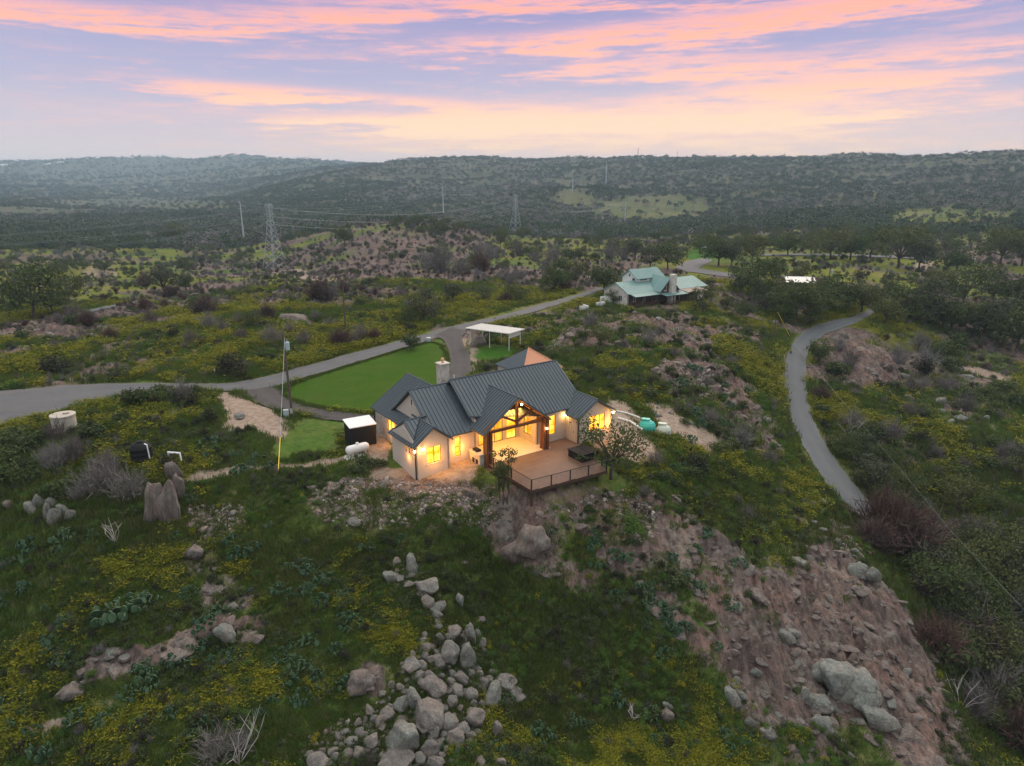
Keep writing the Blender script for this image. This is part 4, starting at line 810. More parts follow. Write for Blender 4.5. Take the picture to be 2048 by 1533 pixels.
roof_plane([(5.5, 3.1), (15.0, 3.1), (15.0, 6.0), (5.5, 6.0)], lambda a, b: 5.6 + .68 * (b - 3.1), 1, gh, Gm, .6)
roof_plane([(5.5, 6.0), (15.0, 6.0), (15.0, 8.9), (5.5, 8.9)], lambda a, b: 5.6 + .68 * (8.9 - b), 1, gh, Gm, .6)
gw((8.6, -1.9), (14.6, -1.9), 2.6, [(0, 3.0), (2.9, 5.9), (6.0, 3.0)], [(1.2, 1.9, 3.1, 4.3, 0, 0)], Bw)
roof_plane([(8.2, -2.2), (11.5, -2.2), (11.5, 5.2), (8.2, .4)], lambda a, b: 3.0 + .97 * (a - 8.2), 0, gh, Gm, .6)
roof_plane([(11.5, -2.2), (14.8, -2.2), (14.8, .4), (11.5, 5.2)], lambda a, b: 3.0 + .97 * (14.8 - a), 0, gh, Gm, .6)
MB().box(11.2, 12.6, -3.0, -1.92, -1.4, 6.9).build('chimney', St, gh)
gw((16.2, -.8), (25.2, -.8), -1.5, [(0, 3.1), (9, 3.1)], [(5.6, 7, 1, 2.3, 1, 0)], St)
gw((25.2, -.8), (25.2, 8.5), -1.5, [(0, 3.1), (4.65, 4.9), (9.3, 3.1)], [], St)
gw((16.2, 8.5), (16.2, -.8), -1.5, [(0, 3.1), (4.65, 4.9), (9.3, 3.1)], [], Bw)
roof_plane([(15.7, -1.2), (25.8, -1.2), (25.8, 3.85), (15.7, 3.85)], lambda a, b: 3.1 + .39 * (b + .8), 1, gh, Gm, .6)
roof_plane([(15.7, 3.85), (25.8, 3.85), (25.8, 8.9), (15.7, 8.9)], lambda a, b: 3.1 + .39 * (8.5 - b), 1, gh, Gm, .6)
roof_plane([(15.8, -4.0), (22.5, -4.0), (22.5, -1.2), (15.8, -1.2)], lambda a, b: 2.85 + .12 * (b + 1.2), 1, gh, M['tanroof'], .6, .1)
for a in (16.0, 19.0, 22.2): MB().box(a, a + .16, -3.9, -3.75, -1.5, 2.45).build('porch_post', Bw, gh)
MB().box(16.4, 22.2, -1.1, -.95, -1.2, 2.2).build('porch_back', Bw, gh)
# white roofed shed among the oaks
sp_ = G([(1586, 582)])[0]
ws = empty('white_roofed_shed', (sp_[0], sp_[1], sp_[2] + .6), R(-12), 'low shed with bright white metal roof among the oaks', 'shed')
MB().box(-4, 5, 0, 5, -1, 1.7).build('wall', M['brownwood'], ws)
for k in range(4): MB().box(-1.2 + k * 1.5, -.2 + k * 1.5, -.06, -.01, .5, 1.4).build('window', M['glassd'], ws)
roof_plane([(-2.2, -.9), (5.6, -.9), (5.6, 2.6), (-2.2, 2.6)], lambda a, b: 1.9 + .32 * (b + .9), 1, ws, M['steelw'], .6, .08)
roof_plane([(-5.2, 2.61), (5.4, 2.61), (5.4, 5.6), (-5.2, 5.6)], lambda a, b: 3.08 - .2 * (b - 2.6), 1, ws, M['steelw'], .6, .08)
for (u, v, w_, h_, lab) in ((1168, 621, 2.3, .95, 'low white block wall standing apart left of the green roofed house'), (1201, 613, 2.5, .9, 'white block wall at the yard corner of the green roofed house'), (1212, 606, 3.2, 1.5, 'taller white enclosure against the stone end of the green roofed house')):
    p = G([(u, v)])[0]; o = empty('white_block_wall', p, R(25), lab, 'wall'); MB().box(-w_ / 2, w_ / 2, -.12, .12, -.6, h_).build('block_face', M['white'], o)
    MB().box(w_ / 2 - .2, w_ / 2, .12, 2.2, -.6, h_).build('block_return', M['white'], o)
    cb = MB()
    for k in range(int(w_ / .4)): cb.box(-w_ / 2 + k * .4 + .02, -w_ / 2 + k * .4 + .36, -.15, .15, h_, h_ + .06)
    tag(cb.build('coping_block', M['white'], o), kind='stuff')
# ================================================================== pylons, poles, wires
def top_z(p, u, v):      # height of a vertical thing standing at p whose top shows at photo row v
    d = ray(u, v); return CH + d[2] * math.hypot(p[0], p[1]) / math.hypot(d[0], d[1]) - p[2]
TOPS = {}
def lattice(u, v, vt, label, r=None):
    p = np.array(dpt(u, v, r)); p[2] = zt(p[0], p[1]); h = top_z(p, u, vt); o = empty('lattice_tower', p, math.atan2(p[1], p[0]) + .7, label, 'pylon')
    wd = lambda z: (.105 * h) * (1 - z / (h * .8)) + .022 * h if z < h * .72 else .03 * h
    lv = [0, .13, .25, .36, .46, .55, .63, .71, .78, .85, .92, 1.]; th = .0036 * h
    for sx_, sy_ in ((-1, -1), (1, -1), (1, 1), (-1, 1)):
        MB().tube([(sx_ * wd(l * h), sy_ * wd(l * h), l * h) for l in lv], th * 1.3, 4).build('leg', M['lattice'], o)
    br = MB()
    for l0, l1 in zip(lv[:-1], lv[1:]):
        a, b_ = wd(l0 * h), wd(l1 * h)
        for k in range(4):
            c = [(-1, -1), (1, -1), (1, 1), (-1, 1)]; p_, q_ = c[k], c[(k + 1) % 4]
            br.tube([(p_[0] * a, p_[1] * a, l0 * h), (q_[0] * b_, q_[1] * b_, l1 * h)], th * .75, 3, False).tube([(q_[0] * a, q_[1] * a, l0 * h), (p_[0] * b_, p_[1] * b_, l1 * h)], th * .75, 3, False)
    br.build('bracing', M['lattice'], o)
    ends = []
    for l, ln in ((.72, .10), (.84, .12), (.97, .09)):
        MB().tube([(-ln * h, 0, l * h), (0, 0, l * h + .02 * h), (ln * h, 0, l * h)], th, 4).tube([(-ln * h, 0, l * h), (ln * h, 0, l * h)], th * .8, 4).build('cross_arm', M['lattice'], o)
        for s in (-1, 1):
            MB().tube([(s * ln * h, 0, l * h), (s * ln * h, 0, l * h - .035 * h)], th * .8, 5).build('insulator', M['galv'], o); ends.append((s * ln * h, 0, l * h - .035 * h))
    rz = o.rotation_euler.z; return [Vector((p[0] + e[0] * math.cos(rz), p[1] + e[0] * math.sin(rz), p[2] + e[2])) for e in ends]
def monopole(u, v, vt, label, r, far=False):
    p = np.array(dpt(u, v, r)); p[2] = zt(p[0], p[1]); h = top_z(p, u, vt); o = empty('steel_power_pole', p, .4, label, 'pylon')
    MB().tube([(0, 0, -1), (0, 0, h * .5), (0, 0, h)], [.022 * h, .018 * h if far else .016 * h, .016 * h if far else .009 * h], 10).build('shaft', M['trimd' if far else 'galv'], o)
    MB().box(-.03 * h, .03 * h, -.03 * h, .03 * h, -1.5, .3).build('footing', M['concrete'], o); ends = []
    for l, s in ((.97, -1), (.9, 1), (.83, -1), (.76, 1)):
        MB().tube([(0, 0, l * h), (s * .055 * h, 0, l * h + .01 * h)], [.005 * h, .003 * h], 5).build('arm', M['galv'], o); ends.append((s * .055 * h, 0, l * h))
    return [Vector((p[0] + e[0] * math.cos(.4), p[1] + e[0] * math.sin(.4), p[2] + e[2])) for e in ends]
TA = lattice(550, 538, 407, 'grey lattice pylon nearest the house, at the left', 365)
TB = lattice(1031, 471, 389, 'grey lattice pylon in the middle distance behind the bare mound', 583)
TC = lattice(1843, 480, 425, 'faint lattice pylon rising from hazy brush at far right', 700)
MA = monopole(489, 489, 403, 'white steel power pole just left of the nearest lattice pylon', 576)
MBp = monopole(887, 434, 374, 'white steel power pole standing behind the bare rock mound', 824)
MC = monopole(1145, 386, 340, 'white steel power pole on the clearing up the ridge', 1060)
MD = monopole(1249, 454, 403, 'white steel power pole behind the oak belt, right of middle', 760)
ME_ = monopole(1212, 360, 322, 'thin steel power pole halfway up the wooded ridge', 1400)
MF = monopole(1275, 327, 297, 'tallest thin steel pole on the ridge skyline', 1700, True)
MG = monopole(1311, 325, 308, 'thin steel pole on skyline between two others', 2050, True)
MH = monopole(1354, 323, 303, 'rightmost thin steel pole on the ridge skyline', 2000, True)
def wires(A_, B_, name, label, sag=.03, rad=.035):
    b = MB()
    for p, q in zip(A_, B_):
        L_ = (q - p).length; pts = [p.lerp(q, k / 14) - Vector((0, 0, 4 * sag * L_ * (k / 14) * (1 - k / 14))) for k in range(15)]; b.tube(pts, rad, 3, False)
    o = b.build(name, M['lattice']); return tag(o, label, 'power line')
wires(TA, TB, 'power_line', 'dark cables strung between the nearest and the middle lattice pylons')
left_end = [p + Vector((-260, -150, -2)) for p in TA]
wires(TA, left_end, 'power_line', 'dark cables leaving the nearest lattice pylon towards the left edge')
wires(MA, MBp, 'power_line', 'cables strung between the two left white steel poles')
wires(MBp, MC, 'power_line', 'cables climbing from the mound pole to the ridge clearing pole')
wires(TB, [Vector(p) for p in (MD + MD)[:6]], 'power_line', 'cables from the middle lattice pylon to the pole behind the oaks')
def utility(u, v, vt, label, arms=0, can=False, lean=0.):
    p = G([(u, v)])[0]; h = top_z(p, u, vt); o = empty('utility_pole', p, R(20), label, 'pole')
    o.rotation_euler = (0, lean, 0)
    MB().tube([(0, 0, -.8), (0, 0, h)], [.17, .11], 10).build('post', M['wood'], o)
    if arms: MB().box(-.9, .9, -.06, .06, h - .5, h - .38).build('cross_arm', M['wood'], o)
    if can:
        c = MB().lathe([(.02, h - 2.1), (.24, h - 2.05), (.26, h - 1.2), (.2, h - 1.1), (.03, h - 1.05)], 12, (.42, -.1, 0)).build('transformer', M['bluebox'], o)
        MB().tube([(.42, -.1, h - 1.1), (.42, -.1, h - .8)], .04, 5).build('bushing', M['galv'], c)
    return o, p, h
o1, q1, h1 = utility(585, 836, 664, 'tall wooden pole with grey transformer beside the driveway', 0, True, -.02)
MB().box(-.13, .13, -.2, -.1, .6, 1.2).build('meter_box', M['galv'], o1)
utility(692, 668, 574, 'wooden pole rising from rusty brush beyond the road')
o3, q3, h3 = utility(1547, 683, 640, 'short dark wooden post in the field left of the road bend')
utility(1653, 597, 531, 'wooden pole with pale transformer right of the white roofed shed', 0, True)
utility(1840, 597, 560, 'thin wooden pole among the oaks at right')
utility(1224, 535, 496, 'thin wooden pole left of the green roofed house')
utility(1374, 518, 486, 'thin wooden pole by the road behind the green roofed house')
utility(1615, 480, 463, 'small far wooden pole before the hazy oaks')
p = G([(573, 836)])[0]; eb = empty('utility_box', p, R(10), 'small blue grey metal cabinet at the foot of the transformer pole', 'cabinet')
MB().box(-.28, .28, -.2, .2, -.2, .95).build('body', M['bluebox'], eb); MB().box(-.3, .3, -.23, .23, .95, 1.0).build('lid', M['galv'], eb)
a_ = q1 + np.array([0, 0, h1 - .6]); b_ = G([(557, 947)])[0]
yl = empty('guy_wire', b_, 0, 'guy wire with long yellow sleeve anchored below the transformer pole', 'guy wire'); dv = Vector(a_ - b_)
MB().tube([(0, 0, 0), dv], .018, 5).build('wire', M['galv'], yl); MB().tube([(-.25, -.5, .02), (0, 0, .25), dv * .23], .045, 6).build('sleeve', M['yellow'], yl)
b_ = G([(1581, 676)])[0]; a_ = q3 + np.array([.2, 0, h3 + 1.6])
tag(MB().tube([tuple(b_), tuple(a_)], .06, 5).build('leaning_pole', M['yellow']), 'pale leaning stay beside the short post left of the road bend', 'guy wire')
# service wire into the right hand valley
q_ = [P(1590, 690, 2), P(1700, 820, 0), P(1810, 950, -6), P(1900, 1060, -9), P(2048, 1220, -12)]
tag(MB().tube(q_, .009, 4).build('service_wire', M['lattice']), 'thin wire crossing over the dark valley trees at right', 'wire')
# small white and dark bits seen in the fields
for u, v, w_, h_, m_, nm_, lab, cat in ((430, 752, .1, 1.0, 'white', 'marker_post', 'short white marker post beside the dark round cedar', 'post'), (449, 757, .3, .5, 'concrete', 'marker_stone', 'small pale marker stone by the road edge', 'stone'), (857, 683, .9, .7, 'galv', 'utility_cabinet', 'small grey cabinet at the corner of the lawn', 'cabinet'), (866, 683, .12, .8, 'copper', 'marker_post', 'short orange post at the corner of the lawn', 'post')):
    p = G([(u, v)])[0]; tag(MB().lathe([(w_ * .5, -.3), (w_ * .5, h_ * .9), (w_ * .3, h_)], 8).build(nm_, M[m_]), lab, cat).location = p
for u, v, lab in ((1402, 497, 'white vehicle parked under the oaks, left one of two'), (1415, 497, 'white vehicle parked under the oaks, right one of two')):
    p = G([(u, v)])[0]; o = empty('parked_vehicle', p, .4, lab, 'vehicle')
    MB().box(-2.3, 2.3, -.9, .9, .45, 1.1).build('body', M['white'], o); MB().prism([(-1.6, -.8, 1.1), (1.0, -.8, 1.1), (.5, -.8, 1.75), (-1.3, -.8, 1.75)], (0, 1.6, 0)).build('cabin', M['glassd'], o)
    for x_ in (-1.5, 1.5):
        for y_ in (-.85, .65): MB().tube([(x_, y_, .38), (x_, y_ + .2, .38)], .38, 12).build('wheel', M['black'], o)
for u, v, vis in ((10, 345, 1), (95, 330, 0), (122, 330, 2)):
    p = np.array(dpt(u, v, 4600)); p[2] = zt(p[0], p[1]); o = empty('far_house', p, .3, ('pale house low on the far left hill', 'white house near the top of the far left hill', 'right hand white house on the far left hill')[[1, 0, 2].index(vis)], 'house')
    MB().box(-16, 16, -8, 8, -4, 7).build('wall', M['white'], o); MB().prism([(-17, -9, 7), (-17, 9, 7), (-17, 0, 12)], (34, 0, 0)).build('roof', M['steelw'], o)

# ================================================================== plants: shared meshes
def leafcloud(lobes, n, size, seed, up=.3, edge=.55):
    g = np.random.default_rng(seed); lobes = np.array(lobes, float); vol = lobes[:, 3] * lobes[:, 4]; k = g.choice(len(lobes), n, p=vol / vol.sum())
    d = g.normal(size=(n, 3)); d /= np.linalg.norm(d, axis=1)[:, None]; rr = edge + (1 - edge) * g.random(n); rr *= 1 + .16 * g.normal(size=n)
    c = lobes[k, :3] + d * rr[:, None] * np.stack([lobes[k, 3], lobes[k, 3], lobes[k, 4]], 1)
    nn = d + g.normal(size=(n, 3)) * .8 + np.array([0, 0, up]); nn /= np.linalg.norm(nn, axis=1)[:, None]
    a = np.cross(nn, g.normal(size=(n, 3))); a /= np.linalg.norm(a, axis=1)[:, None]; b = np.cross(nn, a); s = (size * (.6 + .8 * g.random(n)))[:, None]
    v = np.stack([c - a * s * .5, c + b * s * .32, c + a * s * .5, c - b * s * .32], 1).reshape(-1, 3)
    return v, np.arange(4 * n).reshape(n, 4)
def npmesh(name, v, f, m):
    me = bpy.data.meshes.new(name); k = f.shape[1]; me.vertices.add(len(v)); me.vertices.foreach_set('co', v.astype(np.float32).ravel()); me.loops.add(f.size); me.loops.foreach_set('vertex_index', f.ravel().astype(np.int32))
    me.polygons.add(len(f)); me.polygons.foreach_set('loop_start', np.arange(0, f.size, k, dtype=np.int32)); me.update(calc_edges=True); me.materials.append(m); return me
def oak_mesh(seed, h=6., w_=3.2, n=1700, nl=13, leaf=.34, m='oak', stems=1, lobe=(.36, .54), low=.24, tr=1.):
    g = random.Random(seed); b = MB(); lobes = []
    for s in range(stems):
        ox, oy = (g.uniform(-.5, .5), g.uniform(-.5, .5)) if stems > 1 else (0, 0); hb = h * g.uniform(.2, .27)
        b.tube([(ox, oy, -.5), (ox + g.uniform(-.1, .1), oy, hb * .5), (ox * 1.3, oy * 1.3 + g.uniform(-.15, .15), hb)], [.045 * h * tr / stems ** .5, .034 * h * tr / stems ** .5, .028 * h * tr / stems ** .5], 7)
        for k in range(nl // stems):
            a = k * 2.4 + g.uniform(-.4, .4); rr = w_ * (.15 + .62 * math.sqrt((k + .5) / (nl // stems))) * g.uniform(.8, 1.15); z = h * g.uniform(low + .1, .86) * (1 - .22 * (rr / w_) ** 2)
            e = (ox + rr * math.cos(a), oy + rr * math.sin(a), z); lr = w_ * g.uniform(*lobe); lobes.append((*e, lr, lr * g.uniform(.55, .8)))
            b.tube([(ox * 1.3, oy * 1.3, hb * .95), (ox + .45 * rr * math.cos(a + .2), oy + .45 * rr * math.sin(a + .2), hb + (z - hb) * .55), e], [.019 * h * tr, .011 * h * tr, .004 * h * tr], 5, False)
    v, f = leafcloud(lobes, n, leaf, seed); return b.mesh('trunk', M['bark']), npmesh('crown', v, f, M[m])
OAKS = [oak_mesh(i, w_=3.0 + .5 * (i % 3), n=(2200, 1500, 1900, 1150, 2100, 1700, 1300)[i], nl=13 + i % 4, m=('oak', 'oakb', 'oak', 'oakc', 'oak', 'oakb', 'oakc')[i], lobe=((.36, .54), (.28, .5), (.34, .5), (.24, .42), (.36, .56), (.3, .46), (.26, .44))[i], tr=.8) for i in range(7)]
def bush_mesh(seed, m, n=650, leaf=.2, tall=1.):
    g = random.Random(seed); lobes = [(g.uniform(-.6, .6), g.uniform(-.6, .6), g.uniform(.3, .9) * tall, g.uniform(.4, .65), g.uniform(.4, .6) * tall) for _ in range(8)]
    v, f = leafcloud(lobes, n, leaf, seed + 50); return npmesh('shrub', v, f, M[m])
BUSH = [bush_mesh(i, 'oak') for i in range(4)]; WEED = [bush_mesh(60, 'oakb', 320, .26), bush_mesh(61, 'oakc', 320, .26), bush_mesh(62, 'bloom', 300, .2)]; CEDAR = [bush_mesh(20 + i, 'cedar', 900, .17, 1.35) for i in range(4)]; FRESH = [bush_mesh(40 + i, 'brightleaf', 700, .17, 1.1) for i in range(3)]
def twig_mesh(seed, m, n=110, h=1.6, w_=1.0, wd=.016):
    g = np.random.default_rng(seed); V = []; F = []
    def tri(p, q, w0):
        d = q - p; s = np.cross(d, g.normal(size=3)); s /= np.linalg.norm(s) + 1e-9; i = len(V); V.extend([p - s * w0, p + s * w0, q]); F.append((i, i + 1, i + 2))
    for k in range(n):
        a = g.random() * 6.28; r0 = .25 * math.sqrt(g.random()); p = np.array([r0 * math.cos(a), r0 * math.sin(a), -.1]); t = g.random() ** .7
        q = np.array([w_ * t * math.cos(a + g.normal() * .5), w_ * t * math.sin(a + g.normal() * .5), h * (.45 + .55 * math.sqrt(max(0, 1 - t * t))) * g.uniform(.55, 1.05)]); mid = (p + q) / 2 + g.normal(size=3) * .08
        tri(p, mid, wd * 1.6); tri(mid, q, wd * 1.2)
        for j in range(4):
            s = p + (q - p) * g.uniform(.4, 1); e = s + (q - p) * .22 + g.normal(size=3) * .2; tri(s, e, wd * .75)
    return npmesh('twigs', np.array(V), np.array(F), M[m])
TWIG = [twig_mesh(i, 'twig') for i in range(5)]; RUST = [twig_mesh(10 + i, 'rusty', 330, 1.6, 1., .02) for i in range(3)]
def cactus_mesh(seed):
    g = random.Random(seed); b = MB()
    for k in range(30):
        t = math.sqrt(g.random()); a = g.uniform(0, 6.28); c = np.array([.75 * t * math.cos(a), .75 * t * math.sin(a), g.uniform(.08, .34) + .5 * (1 - t) * g.random()]); r = g.uniform(.12, .2); az_ = g.uniform(0, 3.14); ti = g.uniform(-.5, .5)
        x_ = np.array([math.cos(az_), math.sin(az_), 0]); u_ = np.array([-math.sin(az_) * math.sin(ti), math.cos(az_) * math.sin(ti), math.cos(ti)]); nn = np.cross(x_, u_)
        b.prism([tuple(c + x_ * r * .8 * math.cos(q * .785) + u_ * r * 1.15 * math.sin(q * .785) - nn * .02) for q in range(8)], tuple(nn * .045))
    return b.mesh('cactus', M['cactus'])
CACT = [cactus_mesh(i) for i in range(5)]
def rock_mesh(seed, m, sub=3, sq=(1, 1, .75), rough=.28):
    import bmesh; bm = bmesh.new(); bmesh.ops.create_icosphere(bm, subdivisions=sub, radius=1); g = np.random.default_rng(seed)
    planes = g.normal(size=(24, 3)); planes /= np.linalg.norm(planes, axis=1)[:, None]; off = g.uniform(.55, .88, 24); fr = g.normal(size=(21, 3)) * np.repeat([1.4, 3.2, 7.], 7)[:, None]; ph = g.random(21) * 6.28
    for v in bm.verts:
        p = np.array(v.co); d = planes @ p
        for i in np.where(d > off)[0]: p = p - planes[i] * (planes[i] @ p - off[i]) * .93 if planes[i] @ p > off[i] else p
        p = p * (1 + rough * .16 * (np.sin(fr @ p + ph) * np.repeat([1, .5, .22], 7)).sum()); v.co = p * np.array(sq)
    me = bpy.data.meshes.new('rock'); bm.to_mesh(me); bm.free(); me.materials.append(M[m]); me.polygons.foreach_set('use_smooth', [sub > 3] * len(me.polygons)); return me
BOULD = [rock_mesh(i, 'boulder', 4) for i in range(8)]; PINK = [rock_mesh(20 + i, 'redrock', 4, (1.2, .9, .5), .6) for i in range(5)]; LICH = [rock_mesh(30 + i, 'lichen', 4, (1, .85, 1), .45) for i in range(4)]
CHALK = [rock_mesh(50 + i, 'chalk', 1, (1, .8, .6), .4) for i in range(4)]; CHIP = [rock_mesh(60 + i, 'redrock', 2, (1.2, .8, .5), .5) for i in range(5)]; GREY = [rock_mesh(70 + i, 'boulder', 2, (1, .8, .7), .4) for i in range(4)]
def tuft_mesh(seed, m, n=26, h=.34, w_=.36, bw=.022, flowers=0):
    g = np.random.default_rng(seed); V = []; F = []
    for k in range(n):
        a = g.random() * 6.28; r0 = w_ * math.sqrt(g.random()); p = np.array([r0 * math.cos(a), r0 * math.sin(a), -.05]); q = p + np.array([g.normal() * .1, g.normal() * .1, h * g.uniform(.5, 1.1)]); s = np.array([math.cos(a * 3), math.sin(a * 3), 0]) * bw; i = len(V); V += [p - s, p + s, q]; F.append((i, i + 1, i + 2))
    for k in range(flowers):
        a = g.random() * 6.28; r0 = w_ * 1.1 * math.sqrt(g.random()); c = np.array([r0 * math.cos(a), r0 * math.sin(a), h * g.uniform(.5, 1.05)]); d = g.normal(size=(2, 3)) * .05; d[:, 2] *= .4; i = len(V); V += [c - d[0], c + d[0], c + d[1] * 1.4]; F.append((i, i + 1, i + 2))
    return npmesh('tuft', np.array(V), np.array(F), M[m])
TUFT = [tuft_mesh(i, 'grass') for i in range(4)]; DTUFT = [tuft_mesh(10 + i, 'dgrass', 30, .42) for i in range(3)]; BLOOM = [tuft_mesh(20 + i, 'bloom', 8, .3, .42, .02, 34) for i in range(3)]; DRY = [tuft_mesh(30 + i, 'dry', 22, .3) for i in range(2)]
def lowtree(seed, m, n=70, leaf=1.5):
    g = random.Random(seed); lobes = [(g.uniform(-2, 2), g.uniform(-2, 2), g.uniform(1.6, 3.4), g.uniform(1.3, 2.1), g.uniform(1.1, 1.7)) for _ in range(6)]
    v, f = leafcloud(lobes, n, leaf, seed + 90, edge=.7); return npmesh('far_crown', v, f, M[m])
FAR = [lowtree(i, 'woodleaf') for i in range(5)] + [lowtree(9 + i, 'twig', 36, .9) for i in range(3)]

# ---- scattered cover as one object of kind stuff, spread with geometry nodes
def stuff(name, label, pts, scl, protos, weights=None, tilt=.15):
    me = bpy.data.meshes.new(name); n = len(pts); me.vertices.add(n); me.vertices.foreach_set('co', np.asarray(pts, np.float32).ravel())
    for nm_, ty, dat in (('rot', 'FLOAT_VECTOR', np.stack([rng.normal(0, tilt, n), rng.normal(0, tilt, n), rng.random(n) * 6.28], 1)), ('scl', 'FLOAT', np.asarray(scl)), ('pick', 'INT', rng.choice(len(protos), n, p=weights))):
        at = me.attributes.new(nm_, ty, 'POINT'); at.data.foreach_set('vector' if ty == 'FLOAT_VECTOR' else 'value', dat.astype(np.int32 if ty == 'INT' else np.float32).ravel())
    o = bpy.data.objects.new(name, me); COL.objects.link(o); tag(o, label, kind='stuff')
    ng = bpy.data.node_groups.new(name, 'GeometryNodeTree'); ng.interface.new_socket('Geometry', in_out='INPUT', socket_type='NodeSocketGeometry'); ng.interface.new_socket('Geometry', in_out='OUTPUT', socket_type='NodeSocketGeometry')
    N = ng.nodes.new; lk = ng.links.new; gi = N('NodeGroupInput'); go = N('NodeGroupOutput'); ji = N('GeometryNodeJoinGeometry')
    col = bpy.data.collections.new(name + '_kinds')
    for k, pm in enumerate(protos): col.objects.link(bpy.data.objects.new('%s_%02d' % (name, k), pm))
    ci = N('GeometryNodeCollectionInfo'); ci.inputs[0].default_value = col; ci.inputs[1].default_value = True; ci.inputs[2].default_value = True
    ip = N('GeometryNodeInstanceOnPoints'); ip.inputs['Pick Instance'].default_value = True
    def attr(nm_, ty): a = N('GeometryNodeInputNamedAttribute'); a.data_type = ty; a.inputs[0].default_value = nm_; return a.outputs[0]
    lk(gi.outputs[0], ip.inputs['Points']); lk(ci.outputs[0], ip.inputs['Instance']); lk(attr('pick', 'INT'), ip.inputs['Instance Index']); lk(attr('scl', 'FLOAT'), ip.inputs['Scale'])
    e2r = N('FunctionNodeEulerToRotation'); lk(attr('rot', 'FLOAT_VECTOR'), e2r.inputs[0]); lk(e2r.outputs[0], ip.inputs['Rotation'])
    lk(ip.outputs[0], go.inputs[0]); md = o.modifiers.new('scatter', 'NODES'); md.node_group = ng
    return o
def samp_px(poly, n):
    poly = np.array(poly, float); lo, hi = poly.min(0), poly.max(0); out = np.zeros((0, 2))
    while len(out) < n: q = lo + rng.random((n * 2, 2)) * (hi - lo); out = np.vstack([out, q[inpoly(q[:, 0], q[:, 1], poly)]])
    return out[:n]
def clear(p, road=1.2, house_m=1.0):
    a, b = hlocal(p[:, 0], p[:, 1]); inh = (a > -1 - house_m) & (a < 23.5 + house_m) & (b > -.6 - house_m) & (b < 14 + house_m); ind = (a > 5.8) & (a < 18.3) & (b > -9.8) & (b < 1)
    gh_a, gh_b = (p[:, 0] - gp[0]) * math.sin(GH_AZ) + (p[:, 1] - gp[1]) * math.cos(GH_AZ), -(p[:, 0] - gp[0]) * math.cos(GH_AZ) + (p[:, 1] - gp[1]) * math.sin(GH_AZ)
    u, v = proj(p[:, 0], p[:, 1], p[:, 2]); lw = inpoly(u, v, LAWN) & (np.hypot(p[:, 0], p[:, 1]) < 140)
    return ~(inh | ind | lw | ((gh_a > -2) & (gh_a < 27) & (gh_b > -5) & (gh_b < 10))) & (road_d(p[:, 0], p[:, 1]) > road)

# ---- ground cover near the camera
ei = rng.integers(0, len(lp), 2600); ep = lp[ei] + rng.normal(0, .22, (2600, 3)); ep[:, 2] = zbase(ep[:, 0], ep[:, 1]); stuff('lawn_fringe', 'rough tufts along the lawn edge', ep, .45 + .5 * rng.random(2600), TUFT)
n = 165000; rr_ = 22 * np.exp(rng.random(n) * math.log(215 / 22)); aa = R(-48) + rng.random(n) * R(96); gx_, gy_ = rr_ * np.sin(aa), rr_ * np.cos(aa); zb_ = zbase(gx_, gy_); cv_ = cover(gx_, gy_, zb_); rdd = road_d(gx_, gy_); gz_ = zfull(gx_, gy_, zb_, cv_, rdd); pts = np.stack([gx_, gy_, gz_], 1)
ok = clear(pts, -.12, .1) & (cv_['mown'] < .35); bare = np.maximum(cv_['rock'] * 1.15, cv_['dirt']); pick = rng.random(n)
size = (.75 + .95 * rng.random(n)) * np.clip(rr_ / 55, .75, 2.2)
s_ = ok & (pick > bare * 1.25) & (cv_['yellow'] < .2 + .6 * rng.random(n)) & (cv_['dark'] < .45); stuff('grass', 'short wild grass over the ranch land', pts[s_], size[s_], TUFT + DRY, [.235] * 4 + [.03] * 2)
s_ = ok & (pick > bare * 1.25) & (cv_['dark'] >= .45); stuff('dark_grass', 'deep green rough grass on the lower slopes', pts[s_], size[s_], DTUFT + TUFT[:1], [.28, .28, .28, .16])
s_ = ok & (pick > bare * 1.5) & (cv_['yellow'] >= .12 + .55 * rng.random(n)); stuff('yellow_bloom', 'yellow flowering ground cover in patches', pts[s_], size[s_] * .95, BLOOM)
s_ = ok & (cv_['rock'] > .4) & (pick < .16 * np.clip(90 / rr_, .12, 1)); stuff('rock_rubble', 'broken pink granite lying over the bare slopes', pts[s_] - [0, 0, .05], np.exp(rng.normal(-1.5, .6, s_.sum())) * np.clip(rr_[s_] / 70, .8, 1.3), CHIP + GREY[:2], [.16] * 5 + [.1] * 2, .3)
q = np.vstack([samp_px(pl, k) for pl, k in (([(620, 965), (760, 955), (990, 975), (1000, 1050), (880, 1060), (700, 1055), (625, 1030)], 1500), ([(370, 1015), (480, 1005), (500, 1060), (400, 1080)], 420), ([(1230, 1010), (1300, 1000), (1320, 1070), (1250, 1090)], 200), ([(600, 1480), (760, 1400), (800, 1533), (600, 1533)], 520), ([(800, 1400), (840, 1280), (950, 1240), (1010, 1380), (900, 1500)], 520), ([(770, 1110), (850, 1120), (900, 1240), (850, 1240), (800, 1190)], 160), ([(1300, 720), (1420, 740), (1420, 790), (1330, 800)], 140), ([(1420, 590), (1485, 598), (1480, 608), (1420, 606)], 300), ([(1020, 1000), (1240, 960), (1260, 1000), (1060, 1040)], 260))])
q = G(q); q = q[clear(q, .2, -.3)]; stuff('loose_stones', 'small pale broken stones strewn below the house', q, np.exp(rng.normal(-2.0, .45, len(q))) * np.clip(np.hypot(q[:, 0], q[:, 1]) / 55, .8, 2), CHALK + GREY[:1], [.22] * 4 + [.12], .5)
